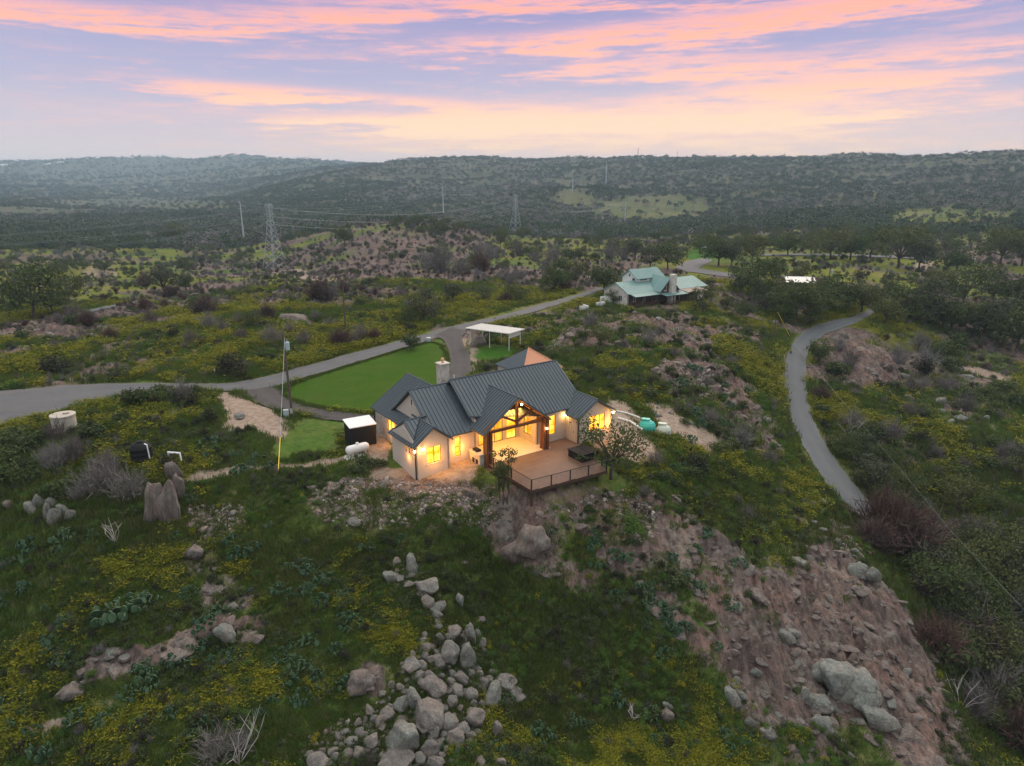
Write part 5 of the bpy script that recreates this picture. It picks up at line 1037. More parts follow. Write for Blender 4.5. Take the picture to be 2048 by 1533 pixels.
n = 46000; rr_ = 24 * np.exp(rng.random(n) * math.log(150 / 24)); aa = R(-48) + rng.random(n) * R(96); gx_, gy_ = rr_ * np.sin(aa), rr_ * np.cos(aa); zb_ = zbase(gx_, gy_); cv_ = cover(gx_, gy_, zb_); pts = np.stack([gx_, gy_, zfull(gx_, gy_, zb_, cv_)], 1)
cl_ = fbm(gx_ / 4, gy_ / 4, 85, 4); ok = clear(pts, .4, .3) & (cv_['mown'] < .3) & (rng.random(n) < np.clip((cl_ - .42) * 6, .05, 1)) & (cv_['rock'] < .3 + .5 * rng.random(n)) & (cv_['dirt'] < .4)
hue = fbm(gx_ / 5, gy_ / 5, 87, 3) + rng.normal(0, .06, n); okd = ok & (hue < .47); ok = ok & (hue >= .47)
stuff('dark_weeds', 'dark leafy weeds in low drifts over the slopes', pts[okd], (.17 + .4 * rng.random(okd.sum()) ** 2) * np.clip(rr_[okd] / 70, .8, 1.6), BUSH + CEDAR[:2] + TWIG[:1], [.18] * 4 + [.11] * 2 + [.06])
stuff('weeds', 'leafy weeds and low herbs in clumps among the grass', pts[ok], (.17 + .4 * rng.random(ok.sum()) ** 2) * np.clip(rr_[ok] / 70, .8, 1.6), FRESH + WEED + BUSH[:1], [.2] * 3 + [.11] * 3 + [.07])
# low scrub over the middle ground and the valley floor
n = 15000; rr_ = np.exp(np.log(85) + rng.random(n) * np.log(760 / 85)); aa = R(-48) + rng.random(n) * R(96); gx_, gy_ = rr_ * np.sin(aa), rr_ * np.cos(aa); zb_ = zbase(gx_, gy_); cv_ = cover(gx_, gy_, zb_); gz_ = zfull(gx_, gy_, zb_, cv_); pts = np.stack([gx_, gy_, gz_], 1)
cl_ = fbm(gx_ / 22, gy_ / 22, 81, 3); ok = clear(pts, 1.5, 2) & (cv_['mown'] < .3) & (rng.random(n) < np.clip((cl_ - .49) * 6, .04, .8))
stuff('scrub', 'low grey and green scrub dotted over the fields', pts[ok], (.35 + .55 * rng.random(ok.sum())) * np.clip(rr_[ok] / 170, .8, 2.6), BUSH + TWIG[:3] + CEDAR[:1], [.12] * 4 + [.14] * 3 + [.1])
n = 30000; rr_ = np.exp(np.log(170) + rng.random(n) * np.log(720 / 170)); aa = R(-48) + rng.random(n) * R(96); gx_, gy_ = rr_ * np.sin(aa), rr_ * np.cos(aa); zb_ = zbase(gx_, gy_); cv_ = cover(gx_, gy_, zb_); pts = np.stack([gx_, gy_, zfull(gx_, gy_, zb_, cv_)], 1)
ok = clear(pts, .6, 2) & (cv_['mown'] < .3); s_ = ok & (cv_['rock'] > .3) & (rng.random(n) < .38); stuff('dead_brush', 'low grey dead brush over the rocky rises', pts[s_], (.4 + .7 * rng.random(s_.sum())) * np.clip(rr_[s_] / 300, .8, 1.6), TWIG + RUST[:1], [.17] * 5 + [.15])
s_ = ok & (cv_['rock'] <= .3) & (rng.random(n) < .2); stuff('rough_herbs', 'rough herbs and bloom across the far fields', pts[s_], (.3 + .5 * rng.random(s_.sum())) * np.clip(rr_[s_] / 260, .8, 1.5), WEED + BUSH[:2] + TWIG[:1], [.2, .2, .25, .1, .1, .15])
# woods on the hills
n = 66000; rr_ = 560 * np.exp(rng.random(n) ** .9 * math.log(2500 / 560)); aa = R(-47) + rng.random(n) * R(94); gx_, gy_ = rr_ * np.sin(aa), rr_ * np.cos(aa); pts = np.stack([gx_, gy_, zfull(gx_, gy_)], 1); u_, v_ = proj(*pts.T)
op = np.zeros(n)
for cu, cv0, ru, rv in ((300, 410, 190, 11), (1310, 420, 130, 30), (1900, 440, 170, 22), (1600, 470, 120, 12), (60, 425, 120, 10), (930, 470, 60, 12), (1150, 395, 40, 22)): op = np.maximum(op, np.clip(1.5 - ((u_ - cu) / ru) ** 2 - ((v_ - cv0) / rv) ** 2, 0, 1))
ok = (rng.random(n) > op * .93) & (rng.random(n) < np.clip((fbm(gx_ / 90, gy_ / 90, 95, 4, .6) - .28) * 5, .62, 1)); greyp = fbm(gx_ / 160, gy_ / 160, 91, 3) + rng.normal(0, .06, n) + .07 * np.clip((u_ - 900) / 400, 0, 1)
s_ = ok & (greyp < .49); stuff('woods', 'dense dark oak and cedar woods covering the hills', pts[s_], .7 + .7 * rng.random(s_.sum()), FAR[:5])
s_ = ok & (greyp >= .49); stuff('woods', 'grey leafless brush covering the hillsides', pts[s_], .8 + .8 * rng.random(s_.sum()), FAR, [.06] * 5 + [.24, .23, .23])
n = 15000; rr_ = 2300 * np.exp(rng.random(n) * math.log(6500 / 2300)); aa = R(-47) + rng.random(n) * R(94); gx_, gy_ = rr_ * np.sin(aa), rr_ * np.cos(aa); stuff('woods', 'far blue woods on the distant hills', np.stack([gx_, gy_, zfull(gx_, gy_)], 1), 1.3 + 1.6 * rng.random(n), FAR[:5])

# ================================================================== single plants and stones
def thing1(name, me, p, rz, sc, cat, group, phrase, uv, sz, sink=0., tilt=None):
    o = bpy.data.objects.new(name, me); COL.objects.link(o); o.location = (p[0], p[1], p[2] - sink); o.rotation_euler = (tilt[0] if tilt else 0, tilt[1] if tilt else 0, rz); o.scale = sc if hasattr(sc, '__len__') else (sc, sc, sc)
    tag(o, None, cat, group); TOLABEL.append((o, phrase, uv[0], uv[1], sz)); return o
def tree(p, sc, k, phrase, uv, sz, name='oak_tree', group='oaks and other leafy trees', meshes=None):
    t_, c_ = (meshes or OAKS)[k]; o = empty(name, (p[0], p[1], p[2] - .1), rnd.random() * 6.28, None, 'tree', group); o.scale = sc if hasattr(sc, '__len__') else (sc, sc, sc)
    for nm_, me_ in (('trunk', t_), ('crown', c_)): ch = bpy.data.objects.new(nm_, me_); COL.objects.link(ch); ch.parent = o
    TOLABEL.append((o, phrase, uv[0], uv[1], sz)); return o
def px_size(p, px): return px * math.sqrt(p[0] ** 2 + p[1] ** 2 + (p[2] - CH) ** 2) / FPX
# leafy trees placed one by one: base column, base row, crown width in photo pixels
OAKPX = [(1208, 586, 62), (1226, 607, 32), (1335, 541, 62), (1300, 538, 40), (1437, 533, 66), (1503, 527, 64), (1462, 537, 44), (1549, 558, 42), (1604, 562, 40), (1510, 598, 70), (1480, 592, 48), (1530, 612, 54), (1402, 612, 34), (1405, 628, 28), (1575, 640, 84), (1618, 652, 78), (1645, 628, 70), (1530, 628, 50), (1692, 622, 56), (1722, 626, 56), (1752, 618, 44), (1636, 728, 44),
 (1770, 650, 60), (1805, 640, 74), (1850, 652, 76), (1900, 664, 70), (1945, 672, 66), (1995, 690, 78), (2032, 705, 84), (1870, 606, 64), (1925, 612, 66), (1985, 606, 60), (2036, 620, 70), (1795, 538, 74), (1836, 545, 58), (1700, 521, 60), (1660, 519, 64), (1740, 518, 52), (1890, 532, 46), (1912, 545, 40), (2000, 532, 66), (2042, 534, 60), (1575, 512, 40), (1622, 508, 46), (1650, 505, 44),
 (848, 650, 66), (820, 652, 46), (870, 640, 40), (906, 608, 46), (822, 701, 40), (507, 655, 38), (70, 640, 80), (40, 620, 60), (105, 630, 54), (140, 610, 46), (330, 592, 60), (372, 585, 34), (1200, 697, 44), (1032, 606, 42), (968, 606, 40), (1110, 586, 48), (1150, 560, 40), (1270, 520, 46), (690, 492, 34), (350, 486, 40), (270, 505, 34), (1415, 600, 30), (1490, 640, 40), (1455, 618, 26), (1340, 640, 22)]
OAKPX = [q for q in OAKPX if not (1535 < q[0] < 1640 and 566 < q[1] < 640)] + [(1568, 650, 40), (1622, 654, 40), (1526, 600, 36), (1648, 600, 30)]
P_ = G([(u, v) for u, v, w_ in OAKPX])
for i, ((u, v, w_), p) in enumerate(zip(OAKPX, P_)):
    s = 1.18 * px_size(p, w_) / (6.6 + .6 * (i % 3)); sh = p[:2] * (1 + .12 * px_size(p, w_) / math.hypot(p[0], p[1])); p = np.array([*sh, zt(*sh)])
    tree(p, (s, s, s * rnd.uniform(.92, 1.15)), i % 7, ('dark green oak', 'rounded green oak', 'spreading dark oak')[i % 3], (u, v - w_ * .35), w_)
def auto(poly, n, w0, w1): return [(u, v, rnd.uniform(w0, w1)) for u, v in samp_px(poly, n)]
AUTO = auto([(0, 425), (150, 412), (640, 420), (665, 478), (560, 500), (420, 500), (300, 478), (0, 515)], 105, 5, 9) + auto([(890, 482), (1050, 462), (1380, 460), (1400, 500), (1300, 515), (1120, 525), (960, 508)], 62, 5, 9) + auto([(1380, 468), (2048, 468), (2048, 522), (1850, 505), (1600, 500), (1400, 508)], 70, 6, 10) + auto([(1740, 560), (2048, 570), (2048, 690), (1900, 670), (1760, 630)], 20, 5, 8) + auto([(1850, 1000), (2048, 930), (2250, 950), (2250, 1533), (1990, 1500), (1900, 1330), (1790, 1130)], 42, 3.2, 6.6) + auto([(1660, 880), (1760, 930), (1850, 960), (1850, 1080), (1770, 1080), (1700, 960)], 30, 3.2, 5.6) + auto([(360, 500), (640, 500), (660, 530), (560, 528), (380, 540)], 16, 4, 7)
AUTO += auto([(1800, 1040), (1900, 1020), (2060, 980), (2060, 1480), (1990, 1440), (1870, 1230)], 34, 3.4, 6.4)
AUTO += auto([(0, 495), (350, 488), (560, 505), (640, 535), (300, 555), (0, 570)], 46, 3.5, 7.5) + auto([(700, 470), (900, 490), (1100, 540), (900, 560), (760, 520)], 12, 3, 5)
AUTO += auto([(0, 430), (640, 425), (660, 470), (0, 515)], 240, 4, 8) + auto([(1380, 450), (2048, 450), (2048, 500), (1400, 500)], 110, 4, 9) + auto([(700, 440), (1400, 440), (1400, 470), (900, 480)], 160, 5, 9)
P_ = G([(u, v) for u, v, w_ in AUTO]); ok = clear(P_, 1.0, 2); cand = [(w_ / np.linalg.norm(p - [0, 0, CH]), u, v, w_, p) for (u, v, w_), p, o in zip(AUTO, P_, ok) if o]; cand.sort(key=lambda c: -c[0])
cand = [c for c in cand if not (1530 < c[1] < 1640 and 560 < c[2] < 665)]
for i, (q, u, v, w_, p) in enumerate(cand[:212]):
    s = w_ / 6.9; tree(p, (s, s, s * rnd.uniform(.85, 1.1)), i % 7, ('dark green oak', 'broad green oak', 'rounded dark oak')[i % 3], (u, v - q * FPX * .35), q * FPX)
rest_ = cand[212:]
def oak_one(k): t_, c_ = OAKS[k]; nv = len(t_.vertices); co = np.zeros(nv * 3); t_.vertices.foreach_get('co', co); return c_
bigtwig = twig_mesh(99, 'twig', 150, 5.2, 3.3, .06)
stuff('oak_woods', 'dark oaks massed across the valley floor', np.array([c[4] for c in rest_]), np.array([c[3] for c in rest_]) / 6.9, [oak_one(k) for k in range(5)] + [bigtwig], [.17] * 5 + [.15], .05)
# the two trees at the deck
big = oak_mesh(77, 6., 3.7, 2300, 24, .19, 'oak', 1, (.15, .27), .26, .62); p = G([(1222, 958)])[0]; o = tree(p, 1.25, 0, '', (0, 0), 0, meshes=[big]); TOLABEL.pop(); o['label'] = 'sparse gnarled oak at the right corner of the deck'; o.rotation_euler.z = .6
thin = oak_mesh(79, 6.4, 1.15, 2000, 18, .17, 'oakb', 3, (.36, .55), .34, .42); p = G([(1006, 1008)])[0]; o = tree(p, 1., 0, '', (0, 0), 0, meshes=[thin]); TOLABEL.pop(); o['label'] = 'slender green multi stemmed tree at the left corner of the deck'
# shrubs: kind, base column, base row, width
SHR = [('c', 465, 755, 66), ('c', 122, 752, 56), ('r', 683, 694, 52), ('r', 408, 633, 50), ('r', 640, 604, 56), ('t', 660, 600, 40), ('r', 535, 640, 34), ('t', 720, 680, 46), ('t', 545, 690, 50), ('f', 1265, 1062, 46), ('f', 1285, 1076, 30), ('f', 1322, 985, 26), ('b', 1265, 1090, 24), ('c', 270, 808, 42), ('b', 300, 808, 48), ('b', 325, 790, 40), ('t', 365, 800, 50), ('b', 270, 815, 50), ('b', 345, 800, 46), ('c', 385, 815, 40), ('b', 235, 850, 44), ('b', 180, 880, 50), ('b', 60, 900, 54), ('b', 20, 930, 50), ('c', 315, 955, 60), ('c', 340, 940, 44), ('t', 200, 985, 84), ('t', 258, 1000, 80), ('t', 215, 960, 60), ('t', 150, 925, 60), ('t', 110, 940, 60), ('b', 415, 845, 36), ('c', 420, 845, 40), ('b', 190, 838, 30),
 ('b', 735, 935, 44), ('b', 712, 950, 40), ('b', 760, 935, 30), ('r', 1012, 607, 30), ('r', 962, 545, 44), ('t', 880, 545, 70), ('t', 850, 535, 50), ('t', 920, 548, 50), ('t', 1180, 655, 46), ('t', 1300, 690, 40), ('t', 1545, 815, 26), ('r', 1640, 800, 36), ('b', 1645, 830, 34), ('t', 1680, 700, 34), ('t', 1800, 725, 46), ('t', 1850, 735, 56), ('b', 1905, 740, 40), ('t', 1700, 860, 50), ('t', 1780, 880, 60), ('r', 1765, 1075, 110), ('r', 1800, 1105, 120), ('r', 1750, 1100, 80), ('r', 1840, 1090, 90), ('r', 1790, 1060, 80), ('t', 1740, 1085, 60), ('t', 1420, 850, 46), ('b', 1440, 905, 40), ('t', 1480, 890, 60), ('t', 1540, 930, 40), ('c', 1390, 940, 46), ('b', 1380, 950, 40), ('t', 1310, 930, 40), ('b', 1355, 1180, 50), ('t', 1290, 990, 30),
 ('t', 440, 1515, 90), ('t', 480, 1500, 60), ('b', 1300, 800, 40), ('b', 1260, 770, 40), ('b', 1370, 830, 30), ('t', 610, 690, 40), ('b', 640, 745, 24), ('b', 590, 700, 26), ('r', 1130, 580, 34), ('t', 420, 660, 40), ('t', 300, 650, 40), ('r', 220, 680, 30), ('c', 345, 680, 30), ('t', 380, 690, 40), ('b', 520, 720, 30), ('c', 820, 665, 30), ('b', 1220, 755, 34), ('b', 1175, 760, 30), ('b', 1420, 570, 22), ('c', 1720, 560, 26), ('t', 1640, 610, 40), ('f', 1590, 555, 20)]
for poly, n, ks, w0, w1 in (([(1760, 1060), (1850, 1060), (2048, 1150), (2220, 1200), (2220, 1533), (1960, 1500), (1860, 1300), (1790, 1180)], 60, 'tttrb', 40, 95), ([(1650, 700), (2048, 690), (2048, 930), (1850, 960), (1700, 900), (1640, 760)], 48, 'ttbbc', 18, 46), ([(0, 560), (700, 560), (950, 600), (800, 680), (400, 740), (0, 720)], 60, 'ttbrb', 14, 34), ([(1050, 640), (1250, 690), (1500, 660), (1540, 780), (1440, 900), (1250, 780), (1150, 720)], 40, 'tbbb', 14, 32), ([(0, 880), (230, 860), (240, 905), (200, 1000), (100, 1000), (0, 960)], 14, 'tbb', 34, 60), ([(1300, 960), (1500, 960), (1560, 1080), (1400, 1060)], 14, 'bbt', 20, 40), ([(830, 500), (1300, 520), (1150, 570), (900, 565)], 30, 'ttb', 20, 44)):
    SHR += [(rnd.choice(ks), u, v, rnd.uniform(w0, w1)) for u, v in samp_px(poly, n)]
SHR = [q for q in SHR if not (abs(q[1] - 285) < 30 + q[3] * .5 and 915 < q[2] < 930 + q[3] * .75)]
P_ = G([(u, v) for k, u, v, w_ in SHR]); ok = clear(P_, .6, .1)
KIND = {'c': (CEDAR, 'cedar_shrub', 'dark bushy cedar', 'dark cedar shrubs', 1.1), 'b': (BUSH, 'green_shrub', 'low green shrub', 'green shrubs', 1.05), 'f': (FRESH, 'green_shrub', 'bright green bush', 'green shrubs', 1.05), 't': (TWIG, 'bare_shrub', 'grey leafless shrub', 'leafless shrubs', 1.), 'r': (RUST, 'bare_shrub', 'rust brown leafless shrub', 'leafless shrubs', 1.)}
for i, ((k, u, v, w_), p, o) in enumerate(zip(SHR, P_, ok)):
    if not o: continue
    ms, nm_, ph, grp, hw = KIND[k]; s = px_size(p, w_) / 2 / hw; thing1(nm_, ms[i % len(ms)], p, rnd.random() * 6.28, (s, s, s * rnd.uniform(.8, 1.1)), 'shrub', grp, ph, (u, v - w_ * .3), w_, .05)
# bleached dead branches in the near grass
def dead(u, v, px, seed, lab):
    p = G([(u, v)])[0]; L_ = px_size(p, px); g = random.Random(seed); b = MB()
    for k in range(7):
        a = g.uniform(0, 6.28); e = Vector((math.cos(a) * .5, math.sin(a) * .5, g.uniform(.5, 1.))) * L_; m_ = e * .5 + Vector((g.uniform(-.1, .1), g.uniform(-.1, .1), .05)) * L_; b.tube([(0, 0, -.1), m_, e], [.035, .022, .006], 5)
        for j in range(2): s = m_.lerp(e, g.uniform(0, .6)); b.tube([s, s + Vector((g.uniform(-.3, .3), g.uniform(-.3, .3), g.uniform(.1, .3))) * L_], [.014, .004], 4)
    o = b.build('dead_branch', M['bleached']); o.location = p; tag(o, lab, 'dead branch')
dead(478, 1528, 95, 1, 'large bleached dead branches at the bottom edge, left of the boulders'); dead(232, 1085, 42, 2, 'small bleached dead branches on the dark grass below the split rock'); dead(1265, 1440, 30, 3, 'bleached sticks in grass right of the boulder pile'); dead(1920, 1420, 60, 4, 'pale dead tree in the valley at lower right'); dead(1700, 880, 50, 5, 'pale dead branches beside the valley road')
# cactus clumps
CX = [(235, 1230, 90), (290, 1210, 70), (400, 1290, 50), (480, 1110, 60), (510, 1095, 46), (620, 1145, 50), (560, 1180, 50), (110, 1290, 50), (160, 1440, 60), (100, 1500, 70), (40, 1440, 50), (300, 1370, 60), (260, 1390, 50), (345, 1320, 44), (700, 1250, 60), (640, 1200, 50), (1390, 1175, 44), (1230, 1195, 50), (1290, 1210, 44), (1100, 1060, 40), (1290, 1250, 40), (1390, 1100, 40), (1480, 1130, 44), (1410, 1070, 46), (1520, 1060, 40), (1230, 1110, 50), (1190, 1090, 40), (730, 1100, 50), (800, 1080, 40), (380, 1000, 40), (1080, 1470, 60), (1230, 1400, 60), (1330, 1310, 50), (1010, 1400, 40), (540, 1050, 36), (1350, 940, 44), (1370, 935, 36), (880, 860, 10)]
for poly, n in (([(0, 1080), (380, 1060), (640, 1120), (760, 1200), (760, 1360), (560, 1440), (300, 1500), (0, 1533)], 74), ([(1150, 1060), (1330, 1080), (1500, 1200), (1450, 1300), (1300, 1280), (1180, 1160)], 20), ([(880, 1440), (1300, 1420), (1500, 1480), (1450, 1533), (900, 1533)], 14), ([(380, 850), (560, 880), (560, 940), (400, 950)], 10), ([(1300, 760), (1480, 700), (1540, 800), (1450, 960), (1350, 920)], 16)): CX += [(u, v, rnd.uniform(26, 56)) for u, v in samp_px(poly, n)]
P_ = G([(u, v) for u, v, w_ in CX]); ok = clear(P_, .6, .2)
for i, ((u, v, w_), p, o) in enumerate(zip(CX, P_, ok)):
    if o: s = px_size(p, w_) / 1.9; thing1('prickly_pear', CACT[i % 5], p, rnd.random() * 6.28, (s, s, s * .85), 'cactus', 'prickly pear clumps', 'blue green prickly pear clump', (u, v - w_ * .2), w_, .08)
# boulders of the tumbled pile: column, row, half width, half height, kind
BP = [(858, 1422, 40, 36, 0), (900, 1302, 28, 33, 1), (934, 1312, 24, 36, 2), (858, 1170, 34, 24, 2), (806, 1466, 44, 40, 2), (872, 1368, 34, 30, 1), (790, 1350, 0, 0, 0), (822, 1328, 25, 18, 1), (985, 1390, 28, 24, 2), (950, 1432, 27, 27, 2), (860, 1492, 24, 24, 1), (636, 1524, 30, 24, 0), (795, 1520, 36, 28, 0), (720, 1500, 18, 18, 1), (940, 1262, 18, 30, 2), (906, 1256, 24, 16, 2), (876, 1246, 14, 10, 2), (856, 1202, 20, 20, 1), (848, 1182, 20, 12, 1), (918, 1198, 14, 18, 2), (824, 1126, 18, 24, 2), (880, 1320, 20, 16, 1), (848, 1308, 14, 16, 1), (874, 1302, 12, 12, 1), (850, 1290, 14, 12, 1), (880, 1275, 10, 12, 2), (925, 1275, 16, 14, 1), (905, 1276, 12, 12, 1), (922, 1352, 17, 26, 1), (942, 1342, 13, 18, 1), (905, 1345, 12, 12, 0), (915, 1378, 18, 22, 1), (942, 1385, 14, 18, 1), (902, 1364, 13, 16, 1), (965, 1362, 18, 14, 1), (958, 1348, 14, 12, 1), (1012, 1362, 26, 18, 1), (1040, 1392, 16, 10, 1), (1028, 1380, 18, 14, 1), (905, 1400, 14, 22, 1), (898, 1440, 20, 24, 1), (925, 1456, 20, 16, 1), (912, 1470, 24, 22, 1), (868, 1462, 18, 18, 1), (848, 1450, 20, 16, 1), (890, 1465, 12, 12, 1), (828, 1392, 20, 28, 2), (808, 1405, 16, 20, 2), (838, 1350, 14, 16, 1), (846, 1330, 14, 18, 1), (860, 1350, 16, 18, 1), (995, 1455, 16, 28, 1), (800, 1154, 14, 10, 1), (822, 1148, 14, 10, 1), (815, 1165, 16, 10, 1), (838, 1165, 12, 10, 1), (782, 1150, 20, 14, 2), (793, 1122, 14, 10, 2), (872, 1228, 14, 12, 2), (880, 1212, 18, 14, 2), (960, 1238, 12, 12, 2), (965, 1285, 16, 14, 1), (955, 1270, 12, 14, 2), (848, 1268, 10, 12, 2), (842, 1282, 12, 10, 2), (745, 1480, 24, 20, 1), (760, 1440, 16, 14, 1), (740, 1420, 14, 12, 1), (775, 1425, 18, 14, 1), (690, 1510, 18, 16, 1), (705, 1480, 16, 14, 1), (666, 1500, 14, 12, 1), (870, 1520, 20, 16, 0), (840, 1515, 18, 16, 1), (960, 1520, 18, 10, 1), (1000, 1525, 20, 12, 1), (920, 1415, 10, 10, 1), (965, 1405, 10, 10, 1)]
mp_ = np.array([(u, v) for u, v, *_ in BP])
for u, v in samp_px([(620, 1500), (740, 1420), (830, 1290), (950, 1250), (1000, 1370), (960, 1460), (900, 1533), (610, 1533)], 620):
    if np.hypot(mp_[:, 0] - u, mp_[:, 1] - v).min() > 12 and len(BP) < 285: r0 = rnd.uniform(6, 13); BP.append((u, v, r0, r0 * .85, 1)); mp_ = np.vstack([mp_, (u, v)])
P_ = G([(u, v + h_ * .5) for u, v, w_, h_, k in BP])
for i, ((u, v, w_, h_, k), p) in enumerate(zip(BP, P_)):
    if w_ == 0: continue
    rx = px_size(p, w_ * .93); rz_ = px_size(p, h_ * .93); me_ = (BOULD[i % 8], BOULD[(i * 3) % 8], LICH[i % 4] if i % 3 else BOULD[i % 8])[k]
    thing1('boulder', me_, p, rnd.random() * 6.28, (rx * .98, rx * rnd.uniform(.75, 1.), rz_ * 1.08), 'boulder', 'tumbled boulder pile', ('flat topped grey boulder', 'rounded grey boulder', 'brownish grey boulder')[k] if w_ > 20 else ('small grey boulder' if k != 2 else 'small brownish boulder'), (u, v), w_ * 2, -rz_ * .35, (rnd.uniform(-.2, .2), rnd.uniform(-.2, .2)))
# rocks standing out of the slopes: column, row, half width, half height, kind (p pink, l lichened, b grey), phrase
RX = [(318, 1004, 25, 50, 'p', 'tall left half of the split rock'), (344, 1012, 21, 48, 'p', 'tall right half of the split rock'), (345, 940, 20, 34, 'p', 'upright reddish rock behind the split rock'), (356, 975, 13, 42, 'p', 'narrow upright slab behind the split rock'),
 (66, 1016, 15, 13, 'l', 'pale rounded stone, leftmost in the column cluster'), (82, 1006, 10, 18, 'l', 'pale stone finger at the back of the column cluster'), (96, 1026, 10, 22, 'l', 'tall pale stone finger in the middle of the column cluster'), (112, 1032, 10, 24, 'l', 'tallest pale stone finger of the column cluster'), (130, 1022, 11, 18, 'l', 'pale stone finger at the right of the column cluster'), (106, 1006, 11, 11, 'l', 'small pale stone topping the column cluster'), (18, 1008, 14, 12, 'p', 'small reddish stone left of the column cluster'), (142, 1030, 10, 16, 'l', 'small pale stone at the right foot of the column cluster'),
 (1690, 1352, 48, 40, 'l', 'large pale boulder leading the outcrop on the right slope'), (1650, 1340, 34, 26, 'l', 'orange stained boulder left in the outcrop'), (1722, 1372, 40, 30, 'l', 'broad pale boulder right in the outcrop'), (1700, 1390, 30, 22, 'l', 'grey boulder under the outcrop'), (1760, 1432, 30, 20, 'l', 'pale boulder below the outcrop'), (1742, 1424, 14, 14, 'l', 'small rounded boulder below the outcrop'), (1715, 1340, 22, 18, 'p', 'dark reddish rock behind the outcrop'), (1740, 1400, 22, 24, 'l', 'grey rock at the right end of the outcrop'),
 (1465, 1392, 16, 22, 'l', 'grey upright boulder in the crack left of the outcrop'), (1512, 1345, 12, 12, 'l', 'small pale round boulder on the slab'), (1645, 1405, 24, 12, 'l', 'low grey boulder below and left of the outcrop'), (1622, 1402, 8, 12, 'l', 'small grey stone left of the outcrop'), (1575, 1272, 16, 14, 'l', 'pale boulder beside the white stained slab'), (1500, 1445, 10, 14, 'l', 'small upright grey stone low on the slope'), (1650, 1450, 20, 16, 'l', 'half buried grey rock low on the slope'), (1330, 1430, 14, 18, 'p', 'small reddish rock in the grass'), (1335, 1410, 10, 10, 'l', 'small pale stone in the grass'), (1745, 1150, 16, 18, 'l', 'pale rock on the edge of the slope'), (1720, 1140, 20, 16, 'l', 'grey rock on the edge of the slope'),
 (330, 802, 20, 14, 'p', 'reddish rock on the knoll by the left road'), (365, 795, 24, 12, 'p', 'broad reddish rock on the knoll'), (288, 800, 14, 10, 'p', 'small reddish rock on the knoll'), (480, 832, 14, 6, 'l', 'white flat stone at the edge of the tan gravel'), (660, 960, 46, 26, 'p', 'large mauve rock hump below the propane tank'), (1068, 1075, 40, 36, 'p', 'large pink granite hump below the deck'), (1040, 1100, 30, 28, 'p', 'lower pink granite hump below the deck'), (925, 1118, 12, 8, 'p', 'small orange rock below the deck'), (640, 985, 30, 18, 'p', 'low mauve rock beside the rubble'),
 (60, 655, 26, 12, 'p', 'pale brown rock pile at the left edge, upper stone'), (30, 668, 22, 10, 'p', 'pale brown rock pile at the left edge, lower stone'), (90, 662, 22, 10, 'p', 'pale brown rock at the right of the left edge pile'), (925, 1198, 0, 0, 'p', ''), (385, 1105, 20, 18, 'p', 'reddish rock by the dirt path at lower left'), (430, 1160, 34, 24, 'p', 'low pink rock in the lower left clearing'), (410, 1190, 30, 22, 'p', 'low mauve rock in the lower left clearing'), (345, 1285, 40, 22, 'p', 'long pink rock in the lower left dirt streak'), (245, 1320, 36, 20, 'p', 'pink rock at the left end of the dirt streak'), (500, 1258, 34, 20, 'p', 'mauve rock right of the dirt streak'), (455, 1265, 22, 20, 'l', 'pale grey rock right of the dirt streak'), (225, 1305, 18, 8, 'l', 'small pale stone on the dirt streak'), (140, 1385, 24, 18, 'p', 'dark mauve rock at lower left'), (725, 1358, 30, 24, 'p', 'pink rock in yellow bloom left of the boulders'), (1340, 1135, 0, 0, 'p', '')]
RX = [q for q in RX if q[2]]
FACE = {}
P_ = G([(u, v + h_ * .55) for u, v, w_, h_, k, ph in RX])
for i, ((u, v, w_, h_, k, ph), p) in enumerate(zip(RX, P_)):
    rx, rz_ = px_size(p, w_), px_size(p, h_); flat = h_ < w_ * .75; me_ = {'p': PINK, 'l': LICH, 'b': BOULD}[k][i % 4]; zs = 2.0 if k == 'p' else 1.1
    o = thing1('rock', me_, p, rnd.uniform(-.4, .4), (rx / (1.15 if k == 'p' else 1), rx * rnd.uniform(.8, 1.1), rz_ * zs * (.42 if flat and k == 'p' else 1.)), 'rock', 'rocks standing out of the slopes', ph, (u, v), w_ * 2, rz_ * .25 if flat and k == 'p' else -rz_ * .3); o['label'] = ph; TOLABEL.pop()
# more broken rock along the right hand slopes
for poly, n, w0, w1, k in (([(1180, 1090), (1330, 1110), (1560, 1110), (1740, 1180), (1880, 1440), (1700, 1500), (1500, 1430), (1400, 1300), (1250, 1180)], 62, 6, 17, 'plp'), ([(1360, 720), (1440, 760), (1560, 860), (1520, 880), (1400, 800)], 34, 5, 11, 'plb'), ([(1700, 720), (2000, 720), (2030, 860), (1800, 880)], 26, 5, 11, 'pll'), ([(1580, 960), (1680, 1030), (1720, 1120), (1640, 1080)], 16, 5, 11, 'pll'), ([(1290, 790), (1400, 840), (1400, 870), (1280, 830)], 10, 4, 8, 'lp')):
    Q = samp_px(poly, n); PQ = G(Q)
    for (u, v), p in zip(Q, PQ):
        if not clear(p[None], .5, .2)[0]: continue
        w_ = rnd.uniform(w0, w1); kk = rnd.choice(k); rx = px_size(p, w_); thing1('rock', {'p': PINK, 'l': LICH, 'b': BOULD}[kk][rnd.randrange(4)], p, rnd.random() * 6.28, (rx, rx * .9, rx * rnd.uniform(.6, 1.1)), 'rock', 'broken rocks on the slopes', {'p': 'pink granite rock', 'l': 'pale lichened rock', 'b': 'grey rock'}[kk], (u, v), w_ * 2, rx * .05, (rnd.uniform(-.3, .3), rnd.uniform(-.3, .3)))

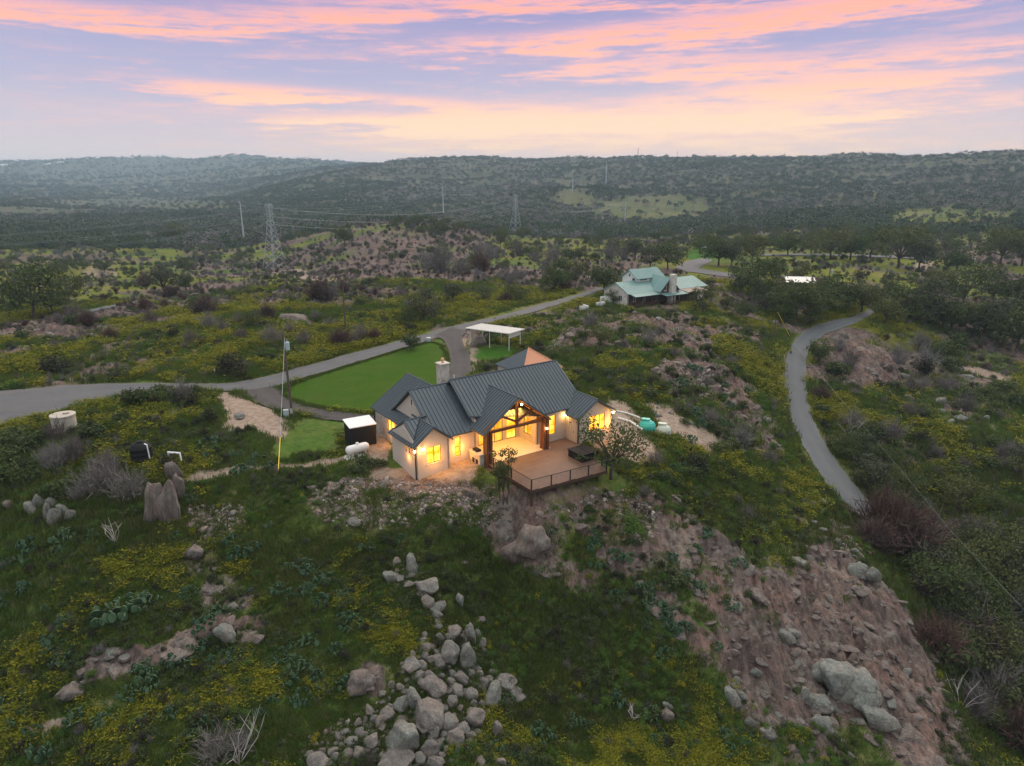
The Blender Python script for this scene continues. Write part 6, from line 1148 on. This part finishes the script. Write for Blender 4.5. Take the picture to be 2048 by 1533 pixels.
# ================================================================== labels that single each thing out
LM = {'the black shed': (722, 865), 'the black water tank': (285, 900), 'the concrete cistern': (132, 842), 'the split rock': (325, 1000), 'the column stones': (100, 1015), 'the flat topped boulder': (858, 1418), 'the large middle boulder': (900, 1302), 'the large upper boulder': (858, 1170), 'the right end boulder': (1040, 1392), 'the bottom edge boulder': (795, 1520), 'the upright brown boulder': (934, 1312), 'the deck corner': (1065, 985), 'the hot tub': (1170, 910), 'the teal septic tank': (1294, 845), 'the carport': (995, 670), 'the green roofed house': (1310, 570), 'the white roofed shed': (1577, 563), 'the upper road bend': (1600, 680), 'the middle gravel road': (1605, 800), 'the gravel road end': (1730, 1010), 'the transformer pole': (580, 750), 'the nearest pylon': (547, 480), 'the middle pylon': (1031, 430), 'the far right pylon': (1843, 455), 'the bare rock mound': (800, 480), 'the white boulder outcrop': (1700, 1360), 'the left steel pole': (487, 450), 'the propane tank': (715, 907), 'the bleached branches': (478, 1490), 'the oak belt pole': (1249, 430), 'the driveway junction': (520, 780), 'the far left field': (250, 412), 'the dirt streak': (330, 1290), 'the leafless thicket': (1780, 1080), 'the concrete strip': (225, 612), 'the bright bush': (1265, 1045), 'the yellow guy wire': (560, 900), 'the lower right corner': (2040, 1520), 'the lower left corner': (10, 1520), 'the right edge': (2040, 850), 'the left edge': (8, 700), 'the round cedar': (465, 730), 'the rusty brush pole': (690, 620), 'the flat bottom boulder': (636, 1524), 'the far right meadow': (1880, 560), 'the pink granite hump': (1068, 1070)}
SELF = {'bright green bush': 'the bright bush'}
DIRS = ['right of', 'behind and right of', 'behind', 'behind and left of', 'left of', 'in front and left of', 'in front of', 'in front and right of']
bk = {}
for o, ph, u, v, sz in TOLABEL:
    nm_, (lu, lv) = min(((k, q) for k, q in LM.items() if SELF.get(ph) != k), key=lambda kq: math.hypot(kq[1][0] - u, (kq[1][1] - v) * 1.5)); d = math.hypot(lu - u, lv - v); k = int(round(math.atan2(-(v - lv) * 1.5, u - lu) / (math.pi / 4))) % 8
    di = 'just ' if d < 45 else ('' if d < 130 else 'well ')
    s = f'{ph} {di}{DIRS[k]} {nm_}'
    if len(s.split()) > 14: s = f'{ph} {DIRS[k]} {nm_}'
    bk.setdefault(s, []).append((d, o, sz, u, v))
ORD = ['nearest', 'second nearest', 'third nearest', 'fourth nearest', 'fifth nearest', 'sixth nearest', 'seventh nearest', 'eighth nearest', 'ninth nearest', 'tenth nearest']
for s, L in bk.items():
    L.sort(key=lambda q: q[0])
    for i, (d, o, sz, u, v) in enumerate(L):
        if len(L) == 1: o['label'] = s
        elif len(L) == 2: o['label'] = ('larger ' if sz > L[1 - i][2] or (sz == L[1 - i][2] and i == 0) else 'smaller ') + s
        elif i < 10: o['label'] = s + ', ' + ORD[i] 
        else: o['label'] = s + ', farther off'

# ================================================================== the evening haze
zlo = float(tz.min()) - 1; zhi = float(tz.max()) + 16
hm = bpy.data.materials.new('haze_air'); hm.use_nodes = True; t = NT(hm.node_tree)
pv = t.n('ShaderNodeVolumePrincipled', ins={'Color': (.60, .82, 1.0), 'Density': 1.5e-4, 'Anisotropy': .0}); o_ = t.n('ShaderNodeOutputMaterial'); t.t.links.new(pv.outputs[0], o_.inputs['Volume'])
hz = MB().box(-7100, 7100, -7100, 7100, zlo, zhi).build('haze', hm); tag(hz, 'thin blue evening haze lying over the hills', kind='stuff')
